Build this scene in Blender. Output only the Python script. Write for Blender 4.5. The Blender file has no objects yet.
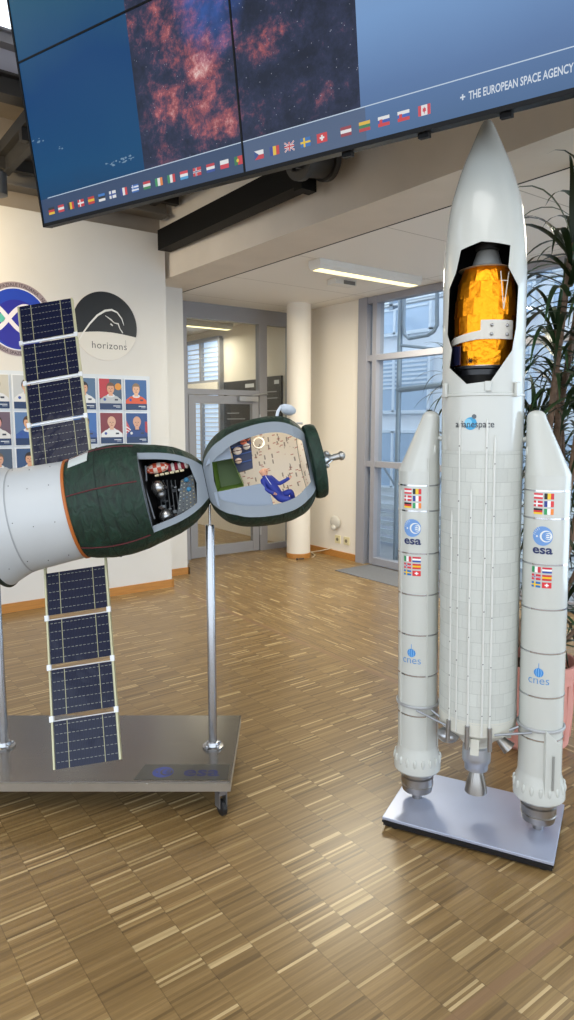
import bpy, bmesh, math, random
from mathutils import Vector, Matrix
PI = math.pi
rad = math.radians
random.seed(7)
S = bpy.context.scene
COL = S.collection

# ------------------------------------------------------------------ camera
F_PX = 680.0
PITCH = math.atan(87 / 680)
YAW = rad(-36.65)
EYE = Vector((0, 0, 1.55))
cam_data = bpy.data.cameras.new('camera')
cam = bpy.data.objects.new('camera', cam_data)
COL.objects.link(cam)
cam.location = EYE
cam.rotation_euler = (PI / 2 - PITCH, 0, YAW)
cam_data.sensor_fit = 'VERTICAL'
cam_data.sensor_height = 36.0
cam_data.lens = 36.0 * F_PX / 1020
cam_data.clip_start = 0.05
cam_data.clip_end = 200
S.camera = cam
FW = Vector((-math.sin(YAW) * math.cos(PITCH), math.cos(YAW) * math.cos(PITCH), -math.sin(PITCH)))
RT = Vector((math.cos(YAW), math.sin(YAW), 0))
UP = RT.cross(FW)


def ray(x, y):
    return RT * (x - 287) - UP * (y - 510) + FW * F_PX


def hit(x, y, p, n):
    """point where the sight line through a measured pixel meets a known plane of the place"""
    r = ray(x, y)
    return EYE + r * ((p - EYE).dot(n) / r.dot(n))


E1 = Vector((0.802, -0.597, 0)).normalized()
E2 = Vector((0.597, 0.802, 0)).normalized()


def W3(a, b, z):
    return E1 * a + E2 * b + Vector((0, 0, z))


# ------------------------------------------------------------------ materials
MATS = {}


def srgb(c):
    def f(v):
        return v / 12.92 if v <= 0.04045 else ((v + 0.055) / 1.055) ** 2.4
    if isinstance(c, str):
        c = [int(c[i:i + 2], 16) / 255 for i in (0, 2, 4)]
    return tuple(f(v) for v in c) + (1,)


def new_mat(name):
    m = bpy.data.materials.new(name)
    m.use_nodes = True
    return m, m.node_tree.nodes, m.node_tree.links, m.node_tree.nodes['Principled BSDF']


def mat(name, c='808080', rough=0.5, metal=0.0, noise=0, nscale=20, bump=0, bscale=40, spec=0.5, coat=0, emit=0, stretch=None, aniso=0):
    if name in MATS:
        return MATS[name]
    m, N, L, b = new_mat(name)
    col = srgb(c)
    b.inputs['Base Color'].default_value = col
    b.inputs['Roughness'].default_value = rough
    b.inputs['Metallic'].default_value = metal
    b.inputs['Specular IOR Level'].default_value = spec
    b.inputs['Coat Weight'].default_value = coat
    b.inputs['Coat Roughness'].default_value = 0.05
    if emit:
        b.inputs['Emission Color'].default_value = col
        b.inputs['Emission Strength'].default_value = emit
    if noise or bump:
        tc = N.new('ShaderNodeTexCoord')
        mp = N.new('ShaderNodeMapping')
        L.new(tc.outputs['Object'], mp.inputs['Vector'])
        if stretch:
            mp.inputs['Scale'].default_value = stretch
        if noise:
            t = N.new('ShaderNodeTexNoise')
            t.inputs['Scale'].default_value = nscale
            t.inputs['Detail'].default_value = 4
            L.new(mp.outputs[0], t.inputs['Vector'])
            r = N.new('ShaderNodeValToRGB')
            r.color_ramp.elements[0].position = 0.3
            r.color_ramp.elements[1].position = 0.7
            r.color_ramp.elements[0].color = tuple(v * (1 - noise) for v in col[:3]) + (1,)
            r.color_ramp.elements[1].color = tuple(min(1, v * (1 + noise)) for v in col[:3]) + (1,)
            L.new(t.outputs['Fac'], r.inputs['Fac'])
            L.new(r.outputs['Color'], b.inputs['Base Color'])
        if bump:
            t2 = N.new('ShaderNodeTexNoise')
            t2.inputs['Scale'].default_value = bscale
            t2.inputs['Detail'].default_value = 3
            L.new(mp.outputs[0], t2.inputs['Vector'])
            bp = N.new('ShaderNodeBump')
            bp.inputs['Strength'].default_value = bump
            bp.inputs['Distance'].default_value = 0.02
            L.new(t2.outputs['Fac'], bp.inputs['Height'])
            L.new(bp.outputs['Normal'], b.inputs['Normal'])
    MATS[name] = m
    return m


def math_node(N, L, op, a, b=None, c=None):
    n = N.new('ShaderNodeMath')
    n.operation = op
    for i, v in enumerate((a, b, c)):
        if v is None:
            continue
        if isinstance(v, (int, float)):
            n.inputs[i].default_value = v
        else:
            L.new(v, n.inputs[i])
    return n.outputs[0]


def mix_col(N, L, fac, a, b, blend='MIX'):
    n = N.new('ShaderNodeMix')
    n.data_type = 'RGBA'
    n.blend_type = blend
    for sock, v in ((n.inputs[0], fac), (n.inputs[6], a), (n.inputs[7], b)):
        if isinstance(v, (int, float)):
            sock.default_value = v
        elif isinstance(v, tuple):
            sock.default_value = v
        else:
            L.new(v, sock)
    return n.outputs[2]


def floor_material():
    m, N, L, b = new_mat('oak_strip_parquet')
    geo = N.new('ShaderNodeNewGeometry')
    sep = N.new('ShaderNodeSeparateXYZ')
    L.new(geo.outputs['Position'], sep.inputs[0])
    X, Y = sep.outputs[0], sep.outputs[1]
    far = math_node(N, L, 'GREATER_THAN', X, 2.88)
    # u runs along the strips, v across them; the field beyond the border strip is laid at right angles
    inv = math_node(N, L, 'SUBTRACT', 1.0, far)
    u = math_node(N, L, 'ADD', math_node(N, L, 'MULTIPLY', X, inv), math_node(N, L, 'MULTIPLY', Y, far))
    v = math_node(N, L, 'ADD', math_node(N, L, 'MULTIPLY', Y, inv), math_node(N, L, 'MULTIPLY', X, far))
    uc = math_node(N, L, 'DIVIDE', u, 0.146)
    ui = math_node(N, L, 'FLOOR', uc)
    off = N.new('ShaderNodeTexWhiteNoise')
    off.noise_dimensions = '1D'
    L.new(ui, off.inputs['W'])
    vo = math_node(N, L, 'ADD', v, math_node(N, L, 'MULTIPLY', off.outputs['Value'], 0.17))
    vc = math_node(N, L, 'DIVIDE', vo, 0.0094)
    vi = math_node(N, L, 'FLOOR', vc)
    ti = math_node(N, L, 'FLOOR', math_node(N, L, 'DIVIDE', vo, 0.1704))
    cmb = N.new('ShaderNodeCombineXYZ')
    L.new(ui, cmb.inputs[0]); L.new(vi, cmb.inputs[1]); L.new(far, cmb.inputs[2])
    wn = N.new('ShaderNodeTexWhiteNoise')
    wn.noise_dimensions = '3D'
    L.new(cmb.outputs[0], wn.inputs['Vector'])
    cmb2 = N.new('ShaderNodeCombineXYZ')
    L.new(ui, cmb2.inputs[0]); L.new(ti, cmb2.inputs[1]); L.new(far, cmb2.inputs[2])
    wt = N.new('ShaderNodeTexWhiteNoise')
    wt.noise_dimensions = '3D'
    L.new(cmb2.outputs[0], wt.inputs['Vector'])
    ramp = N.new('ShaderNodeValToRGB')
    cr = ramp.color_ramp
    cr.elements[0].position = 0.0; cr.elements[0].color = srgb('6f5838')
    cr.elements[1].position = 0.93; cr.elements[1].color = srgb('a3895a')
    for p, c in ((0.1, '856a43'), (0.5, '90744a'), (0.9, '9d8054'), (0.985, 'd2b787')):
        e = cr.elements.new(p); e.color = srgb(c)
    L.new(wn.outputs['Value'], ramp.inputs['Fac'])
    tone = math_node(N, L, 'ADD', math_node(N, L, 'MULTIPLY', wt.outputs['Value'], 0.09), 0.85)
    c1 = mix_col(N, L, 1.0, ramp.outputs['Color'], tone, 'MULTIPLY')
    # grain
    cg = N.new('ShaderNodeCombineXYZ')
    L.new(math_node(N, L, 'MULTIPLY', u, 9.0), cg.inputs[0])
    L.new(math_node(N, L, 'MULTIPLY', v, 190.0), cg.inputs[1])
    L.new(wn.outputs['Value'], cg.inputs[2])
    ng = N.new('ShaderNodeTexNoise')
    ng.inputs['Scale'].default_value = 1.0
    ng.inputs['Detail'].default_value = 3
    L.new(cg.outputs[0], ng.inputs['Vector'])
    gr = math_node(N, L, 'ADD', math_node(N, L, 'MULTIPLY', ng.outputs['Fac'], 0.55), 0.72)
    c2 = mix_col(N, L, 1.0, c1, gr, 'MULTIPLY')
    # dark butt joints between columns of strips
    fr = math_node(N, L, 'FRACT', uc)
    j = math_node(N, L, 'LESS_THAN', fr, 0.018)
    c3 = mix_col(N, L, math_node(N, L, 'MULTIPLY', j, 0.4), c2, srgb('3c2a18'))
    # border strips in red-brown wood
    dx = math_node(N, L, 'ABSOLUTE', math_node(N, L, 'SUBTRACT', X, 2.88))
    s1 = math_node(N, L, 'LESS_THAN', dx, 0.022)
    dy = math_node(N, L, 'ABSOLUTE', math_node(N, L, 'SUBTRACT', Y, 1.02))
    s2 = math_node(N, L, 'LESS_THAN', dy, 0.016)
    s = math_node(N, L, 'MAXIMUM', s1, s2)
    c4 = mix_col(N, L, math_node(N, L, 'MULTIPLY', s, 0.7), c3, srgb('8a6a4c'))
    L.new(c4, b.inputs['Base Color'])
    b.inputs['Roughness'].default_value = 0.31
    b.inputs['Specular IOR Level'].default_value = 0.5
    bp = N.new('ShaderNodeBump')
    bp.inputs['Strength'].default_value = 0.12
    bp.inputs['Distance'].default_value = 0.002
    L.new(wn.outputs['Value'], bp.inputs['Height'])
    L.new(bp.outputs['Normal'], b.inputs['Normal'])
    return m


def ceiling_material():
    m, N, L, b = new_mat('painted_ceiling_boards')
    geo = N.new('ShaderNodeNewGeometry')
    sep = N.new('ShaderNodeSeparateXYZ')
    L.new(geo.outputs['Position'], sep.inputs[0])
    fy = math_node(N, L, 'FRACT', math_node(N, L, 'DIVIDE', math_node(N, L, 'SUBTRACT', sep.outputs[1], 0.52), 0.98))
    l1 = math_node(N, L, 'LESS_THAN', fy, 0.008)
    l2 = math_node(N, L, 'LESS_THAN', math_node(N, L, 'ABSOLUTE', math_node(N, L, 'SUBTRACT', sep.outputs[0], 4.9)), 0.004)
    c = mix_col(N, L, math_node(N, L, 'MULTIPLY', math_node(N, L, 'MAXIMUM', l1, l2), 0.65), srgb('ece8e2'), srgb('8d867c'))
    L.new(c, b.inputs['Base Color'])
    b.inputs['Roughness'].default_value = 0.8
    return m


def glass_material(name='clear_glass', tint=(0.93, 0.96, 0.97, 1), refl=0.35):
    m = bpy.data.materials.new(name)
    m.use_nodes = True
    N, L = m.node_tree.nodes, m.node_tree.links
    N.clear()
    out = N.new('ShaderNodeOutputMaterial')
    t = N.new('ShaderNodeBsdfTransparent'); t.inputs[0].default_value = tint
    g = N.new('ShaderNodeBsdfGlossy'); g.inputs['Roughness'].default_value = 0.02
    lw = N.new('ShaderNodeLayerWeight'); lw.inputs['Blend'].default_value = 0.5
    pw = N.new('ShaderNodeMath'); pw.operation = 'POWER'; pw.inputs[1].default_value = 4.0
    L.new(lw.outputs['Facing'], pw.inputs[0])
    fr = N.new('ShaderNodeMath'); fr.operation = 'MULTIPLY_ADD'; fr.inputs[1].default_value = refl; fr.inputs[2].default_value = 0.03
    L.new(pw.outputs[0], fr.inputs[0])
    mx = N.new('ShaderNodeMixShader')
    L.new(fr.outputs[0], mx.inputs[0]); L.new(t.outputs[0], mx.inputs[1]); L.new(g.outputs[0], mx.inputs[2])
    L.new(mx.outputs[0], out.inputs[0])
    return m


def solar_material():
    m, N, L, b = new_mat('solar_cell_film')
    tc = N.new('ShaderNodeTexCoord')
    sep = N.new('ShaderNodeSeparateXYZ')
    L.new(tc.outputs['Object'], sep.inputs[0])
    X, Y = sep.outputs[0], sep.outputs[1]
    rows = math_node(N, L, 'FRACT', math_node(N, L, 'DIVIDE', math_node(N, L, 'ADD', Y, 1.0), 0.0335))
    lr = math_node(N, L, 'LESS_THAN', rows, 0.055)
    dash = math_node(N, L, 'GREATER_THAN', math_node(N, L, 'FRACT', math_node(N, L, 'DIVIDE', math_node(N, L, 'ADD', X, 1.0), 0.0155)), 0.35)
    lr = math_node(N, L, 'MULTIPLY', lr, dash)
    d1 = math_node(N, L, 'LESS_THAN', math_node(N, L, 'ABSOLUTE', math_node(N, L, 'ADD', X, 0.066)), 0.0014)
    d2 = math_node(N, L, 'LESS_THAN', math_node(N, L, 'ABSOLUTE', math_node(N, L, 'SUBTRACT', X, 0.068)), 0.0014)
    bus = math_node(N, L, 'MAXIMUM', d1, d2)
    fine = math_node(N, L, 'LESS_THAN', math_node(N, L, 'FRACT', math_node(N, L, 'DIVIDE', math_node(N, L, 'ADD', X, 1.0), 0.0062)), 0.2)
    c0 = mix_col(N, L, math_node(N, L, 'MULTIPLY', fine, 0.45), srgb('10142c'), srgb('28304c'))
    c1 = mix_col(N, L, math_node(N, L, 'MULTIPLY', lr, 0.55), c0, srgb('b0b2a8'))
    c2 = mix_col(N, L, math_node(N, L, 'MULTIPLY', bus, 0.85), c1, srgb('a8a684'))
    L.new(c2, b.inputs['Base Color'])
    b.inputs['Roughness'].default_value = 0.22
    b.inputs['Specular IOR Level'].default_value = .18
    b.inputs['Coat Weight'].default_value = 0.2
    b.inputs['Coat Roughness'].default_value = 0.03
    nz = N.new('ShaderNodeTexNoise')
    nz.inputs['Scale'].default_value = 7
    L.new(tc.outputs['Object'], nz.inputs['Vector'])
    bp = N.new('ShaderNodeBump')
    bp.inputs['Strength'].default_value = 0.25
    bp.inputs['Distance'].default_value = 0.03
    L.new(nz.outputs['Fac'], bp.inputs['Height'])
    L.new(bp.outputs['Normal'], b.inputs['Coat Normal'])
    return m


def tile_material():
    """pale insulation tiles on the core stage: courses by height, joints round the barrel"""
    m, N, L, b = new_mat('insulation_tiles')
    tc = N.new('ShaderNodeTexCoord')
    sep = N.new('ShaderNodeSeparateXYZ')
    L.new(tc.outputs['Object'], sep.inputs[0])
    ang = math_node(N, L, 'ARCTAN2', sep.outputs[1], sep.outputs[0])
    zc = math_node(N, L, 'DIVIDE', sep.outputs[2], 0.048)
    zi = math_node(N, L, 'FLOOR', zc)
    ac = math_node(N, L, 'ADD', math_node(N, L, 'DIVIDE', ang, 0.36), math_node(N, L, 'MULTIPLY', zi, 0.37))
    ai = math_node(N, L, 'FLOOR', ac)
    cmb = N.new('ShaderNodeCombineXYZ')
    L.new(zi, cmb.inputs[0]); L.new(ai, cmb.inputs[1])
    wn = N.new('ShaderNodeTexWhiteNoise')
    L.new(cmb.outputs[0], wn.inputs['Vector'])
    tone = math_node(N, L, 'ADD', math_node(N, L, 'MULTIPLY', wn.outputs['Value'], 0.10), 0.92)
    l1 = math_node(N, L, 'LESS_THAN', math_node(N, L, 'FRACT', zc), 0.04)
    l2 = math_node(N, L, 'LESS_THAN', math_node(N, L, 'FRACT', ac), 0.03)
    ln = math_node(N, L, 'MAXIMUM', l1, l2)
    nz = N.new('ShaderNodeTexNoise')
    nz.inputs['Scale'].default_value = 120
    L.new(tc.outputs['Object'], nz.inputs['Vector'])
    sp = math_node(N, L, 'ADD', math_node(N, L, 'MULTIPLY', nz.outputs['Fac'], 0.1), 0.95)
    c = mix_col(N, L, 1.0, srgb('c9ccc6'), math_node(N, L, 'MULTIPLY', tone, sp), 'MULTIPLY')
    c = mix_col(N, L, math_node(N, L, 'MULTIPLY', ln, 0.4), c, srgb('8f938f'))
    L.new(c, b.inputs['Base Color'])
    b.inputs['Roughness'].default_value = 0.5
    return m


def nebula_material():
    SVX = 1.0
    m, N, L, b = new_mat('screen_nebula_image')
    tc = N.new('ShaderNodeTexCoord')
    sep = N.new('ShaderNodeSeparateXYZ')
    L.new(tc.outputs['Object'], sep.inputs[0])
    n1 = N.new('ShaderNodeTexNoise'); n1.inputs['Scale'].default_value = 3.2; n1.inputs['Detail'].default_value = 9
    n1.inputs['Roughness'].default_value = 0.68; n1.inputs['Distortion'].default_value = 0.9
    n2 = N.new('ShaderNodeTexNoise'); n2.inputs['Scale'].default_value = 14; n2.inputs['Detail'].default_value = 6
    n3 = N.new('ShaderNodeTexVoronoi'); n3.inputs['Scale'].default_value = 46
    for n in (n1, n2, n3):
        L.new(tc.outputs['Object'], n.inputs['Vector'])
    def blob(cx, cy, kx, ky, amp):
        a = math_node(N, L, 'MULTIPLY', math_node(N, L, 'SUBTRACT', sep.outputs[0], cx), kx)
        b_ = math_node(N, L, 'MULTIPLY', math_node(N, L, 'SUBTRACT', sep.outputs[1], cy), ky)
        d_ = math_node(N, L, 'ADD', math_node(N, L, 'MULTIPLY', a, a), math_node(N, L, 'MULTIPLY', b_, b_))
        return math_node(N, L, 'MULTIPLY', math_node(N, L, 'MAXIMUM', math_node(N, L, 'SUBTRACT', 1.0, d_), 0.0), amp)
    env = blob(1.02, .36, 3.6, 3.2, .17)
    for bb in ((.98, .66, 3.2, 3.0, .15), (.84, .3, 9, 2.2, .12), (1.16, .19, 12, 12, .16), (1.36, .40, 8, 11, .13), (1.0, 1.1, 2.5, 2.5, .15)):
        env = math_node(N, L, 'MAXIMUM', env, blob(*bb))
    n1.inputs['Scale'].default_value = 8; n1.inputs['Roughness'].default_value = .78; n1.inputs['Distortion'].default_value = .1
    f = math_node(N, L, 'ADD', n1.outputs['Fac'], env)
    r = N.new('ShaderNodeValToRGB')
    cr = r.color_ramp
    cr.elements[0].position = 0.42; cr.elements[0].color = srgb('262e42')
    cr.elements[1].position = 0.85; cr.elements[1].color = srgb('f8e4dc')
    for p, c in ((0.57, '343c58'), (0.64, '6c4c62'), (0.71, 'ae6068'), (0.78, 'dc9c9c')):
        e = cr.elements.new(p); e.color = srgb(c)
    L.new(f, r.inputs['Fac'])
    # blue heart higher up
    by = math_node(N, L, 'SUBTRACT', sep.outputs[1], 0.72)
    bd = math_node(N, L, 'SUBTRACT', sep.outputs[0], 1.12)
    dist = math_node(N, L, 'SQRT', math_node(N, L, 'ADD', math_node(N, L, 'MULTIPLY', math_node(N, L, 'MULTIPLY', by, by), 3.0), math_node(N, L, 'MULTIPLY', math_node(N, L, 'MULTIPLY', bd, bd), 9.0)))
    bf = math_node(N, L, 'MULTIPLY', math_node(N, L, 'SUBTRACT', 1.0, math_node(N, L, 'MULTIPLY', dist, 1.7)), math_node(N, L, 'MULTIPLY', n2.outputs['Fac'], 1.9))
    bf = math_node(N, L, 'MAXIMUM', math_node(N, L, 'MINIMUM', bf, 1.0), 0.0)
    c = mix_col(N, L, bf, r.outputs['Color'], srgb('3f6cc4'))
    st = math_node(N, L, 'LESS_THAN', n3.outputs['Distance'], 0.075)
    c = mix_col(N, L, math_node(N, L, 'MULTIPLY', st, 0.6), c, srgb('c9cde0'))
    dark = math_node(N, L, 'ADD', math_node(N, L, 'MULTIPLY', n2.outputs['Fac'], 0.7), 0.6)
    c = mix_col(N, L, 1.0, c, dark, 'MULTIPLY')
    b.inputs['Base Color'].default_value = (0.01, 0.01, 0.01, 1)
    L.new(c, b.inputs['Emission Color'])
    b.inputs['Specular IOR Level'].default_value = .06
    b.inputs['Emission Strength'].default_value = 0.62
    b.inputs['Roughness'].default_value = 0.3
    return m


def screen_gradient(name, stops, axis=1, lo=0.0, hi=1.0, nz=0.0):
    m, N, L, b = new_mat(name)
    tc = N.new('ShaderNodeTexCoord')
    sep = N.new('ShaderNodeSeparateXYZ')
    L.new(tc.outputs['Object'], sep.inputs[0])
    f = math_node(N, L, 'DIVIDE', math_node(N, L, 'SUBTRACT', sep.outputs[axis], lo), hi - lo)
    if nz:
        n = N.new('ShaderNodeTexNoise'); n.inputs['Scale'].default_value = 2.5; n.inputs['Detail'].default_value = 5
        L.new(tc.outputs['Object'], n.inputs['Vector'])
        f = math_node(N, L, 'ADD', f, math_node(N, L, 'MULTIPLY', math_node(N, L, 'SUBTRACT', n.outputs['Fac'], 0.5), nz))
    r = N.new('ShaderNodeValToRGB')
    cr = r.color_ramp
    cr.elements[0].position = stops[0][0]; cr.elements[0].color = srgb(stops[0][1])
    cr.elements[1].position = stops[-1][0]; cr.elements[1].color = srgb(stops[-1][1])
    for p, c in stops[1:-1]:
        e = cr.elements.new(p); e.color = srgb(c)
    L.new(f, r.inputs['Fac'])
    b.inputs['Base Color'].default_value = (0.01, 0.01, 0.01, 1)
    L.new(r.outputs['Color'], b.inputs['Emission Color'])
    b.inputs['Specular IOR Level'].default_value = .06
    b.inputs['Emission Strength'].default_value = 0.6
    b.inputs['Roughness'].default_value = 0.3
    return m


# ------------------------------------------------------------------ mesh builder
class MB:
    def __init__(self):
        self.v, self.f, self.m = [], [], []

    def add(self, vs, fs, mi=0, M=None):
        o = len(self.v)
        for p in vs:
            p = Vector(p)
            self.v.append(M @ p if M is not None else p)
        for f in fs:
            self.f.append([i + o for i in f]); self.m.append(mi)

    def box(self, c, s, mi=0, M=None, rz=0):
        x, y, z = s[0] / 2, s[1] / 2, s[2] / 2
        c = Vector(c)
        R = Matrix.Rotation(rz, 4, 'Z') if rz else Matrix.Identity(4)
        vs = [c + (R @ Vector((i * x, j * y, k * z))) for i in (-1, 1) for j in (-1, 1) for k in (-1, 1)]
        self.add(vs, [(0, 1, 3, 2), (4, 6, 7, 5), (0, 4, 5, 1), (2, 3, 7, 6), (0, 2, 6, 4), (1, 5, 7, 3)], mi, M)

    def b2(self, p0, p1, mi=0, M=None):
        p0, p1 = Vector(p0), Vector(p1)
        self.box((p0 + p1) / 2, [abs(v) for v in (p1 - p0)], mi, M)

    def lathe(self, prof, seg=32, mi=0, M=None, caps=True, cen=None):
        """prof: (radius, z); cen(z) gives an (x, y) offset of the ring"""
        vs, fs, n = [], [], len(prof)
        for r, z in prof:
            cx, cy = cen(z) if cen else (0, 0)
            for k in range(seg):
                a = 2 * PI * k / seg
                vs.append((cx + r * math.cos(a), cy + r * math.sin(a), z))
        for i in range(n - 1):
            for k in range(seg):
                k2 = (k + 1) % seg
                fs.append((i * seg + k, i * seg + k2, (i + 1) * seg + k2, (i + 1) * seg + k))
        if caps:
            fs.append(tuple(reversed(range(seg))))
            fs.append(tuple((n - 1) * seg + k for k in range(seg)))
        self.add(vs, fs, mi, M)

    def ring(self, R, r, z, seg=40, ms=8, mi=0, M=None, sz=1.0):
        vs, fs = [], []
        for i in range(seg):
            a = 2 * PI * i / seg
            for j in range(ms):
                t = 2 * PI * j / ms
                q = R + r * math.cos(t)
                vs.append((q * math.cos(a), q * math.sin(a), z + r * sz * math.sin(t)))
        for i in range(seg):
            for j in range(ms):
                fs.append((i * ms + j, ((i + 1) % seg) * ms + j, ((i + 1) % seg) * ms + (j + 1) % ms, i * ms + (j + 1) % ms))
        self.add(vs, fs, mi, M)

    def tube(self, pts, r, seg=8, mi=0, M=None):
        pts = [Vector(p) for p in pts]
        rs = r if isinstance(r, (list, tuple)) else [r] * len(pts)
        vs, fs = [], []
        ref = None
        for i, p in enumerate(pts):
            d = (pts[min(i + 1, len(pts) - 1)] - pts[max(i - 1, 0)]).normalized()
            if ref is None:
                ref = d.orthogonal().normalized()
            ref = (ref - d * ref.dot(d)).normalized()
            q = d.cross(ref)
            for k in range(seg):
                a = 2 * PI * k / seg
                vs.append(p + (ref * math.cos(a) + q * math.sin(a)) * rs[i])
        for i in range(len(pts) - 1):
            for k in range(seg):
                k2 = (k + 1) % seg
                fs.append((i * seg + k, i * seg + k2, (i + 1) * seg + k2, (i + 1) * seg + k))
        fs.append(tuple(reversed(range(seg))))
        fs.append(tuple((len(pts) - 1) * seg + k for k in range(seg)))
        self.add(vs, fs, mi, M)

    def ball(self, c, r, mi=0, seg=16, rings=10, sc=(1, 1, 1), M=None):
        prof = [(max(1e-5, r * math.sin(PI * i / rings)), -r * math.cos(PI * i / rings)) for i in range(rings + 1)]
        T = Matrix.Translation(Vector(c)) @ Matrix.Diagonal((*sc, 1))
        self.lathe(prof, seg, mi, (M @ T) if M is not None else T)

    def prism(self, poly, z0, z1, mi=0, M=None):
        n = len(poly)
        vs = [(x, y, z0) for x, y in poly] + [(x, y, z1) for x, y in poly]
        fs = [tuple(reversed(range(n))), tuple(range(n, 2 * n))] + [(i, (i + 1) % n, n + (i + 1) % n, n + i) for i in range(n)]
        self.add(vs, fs, mi, M)

    def build(self, name, mats, parent=None, smooth=True, bevel=0, ang=35, origin=None):
        me = bpy.data.meshes.new(name)
        vs = [v - origin for v in self.v] if origin is not None else self.v
        me.from_pydata([tuple(v) for v in vs], [], self.f)
        if not isinstance(mats, (list, tuple)):
            mats = [mats]
        for m in mats:
            me.materials.append(m)
        for p, mi in zip(me.polygons, self.m):
            p.material_index = mi
        bm = bmesh.new(); bm.from_mesh(me)
        bmesh.ops.recalc_face_normals(bm, faces=bm.faces)
        bm.to_mesh(me); bm.free()
        if smooth:
            for p in me.polygons:
                p.use_smooth = True
            me.set_sharp_from_angle(angle=rad(ang))
        o = bpy.data.objects.new(name, me)
        COL.objects.link(o)
        if origin is not None:
            o.location = origin
        if parent is not None:
            o.parent = parent
        if bevel:
            md = o.modifiers.new('bevel', 'BEVEL')
            md.width = bevel; md.segments = 2; md.limit_method = 'ANGLE'; md.angle_limit = rad(40)
        return o


def tag(o, label=None, cat=None, group=None, kind=None):
    if label: o['label'] = label
    if cat: o['category'] = cat
    if group: o['group'] = group
    if kind: o['kind'] = kind
    return o


def empty(name, M, label=None, cat=None, group=None):
    o = bpy.data.objects.new(name, None)
    o.empty_display_size = 0.1
    COL.objects.link(o)
    if isinstance(M, Matrix):
        o.matrix_world = M
    else:
        o.location = M
    return tag(o, label, cat, group)


def struct(name, mb, m, parent=None, **k):
    o = mb.build(name, m, parent, **k)
    o['kind'] = 'structure'
    return o


# ------------------------------------------------------------------ flat graphics (lettering, flags, emblems)
PAL = {}


def ink(c, emit=0, rough=0.4):
    key = (c, emit)
    if key not in PAL:
        m = mat(('lit_ink_' if emit else 'ink_') + c, c, rough=rough, emit=emit)
        if emit:
            m.node_tree.nodes['Principled BSDF'].inputs['Base Color'].default_value = (0.01, 0.01, 0.01, 1)
        PAL[key] = m
    return PAL[key]


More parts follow.
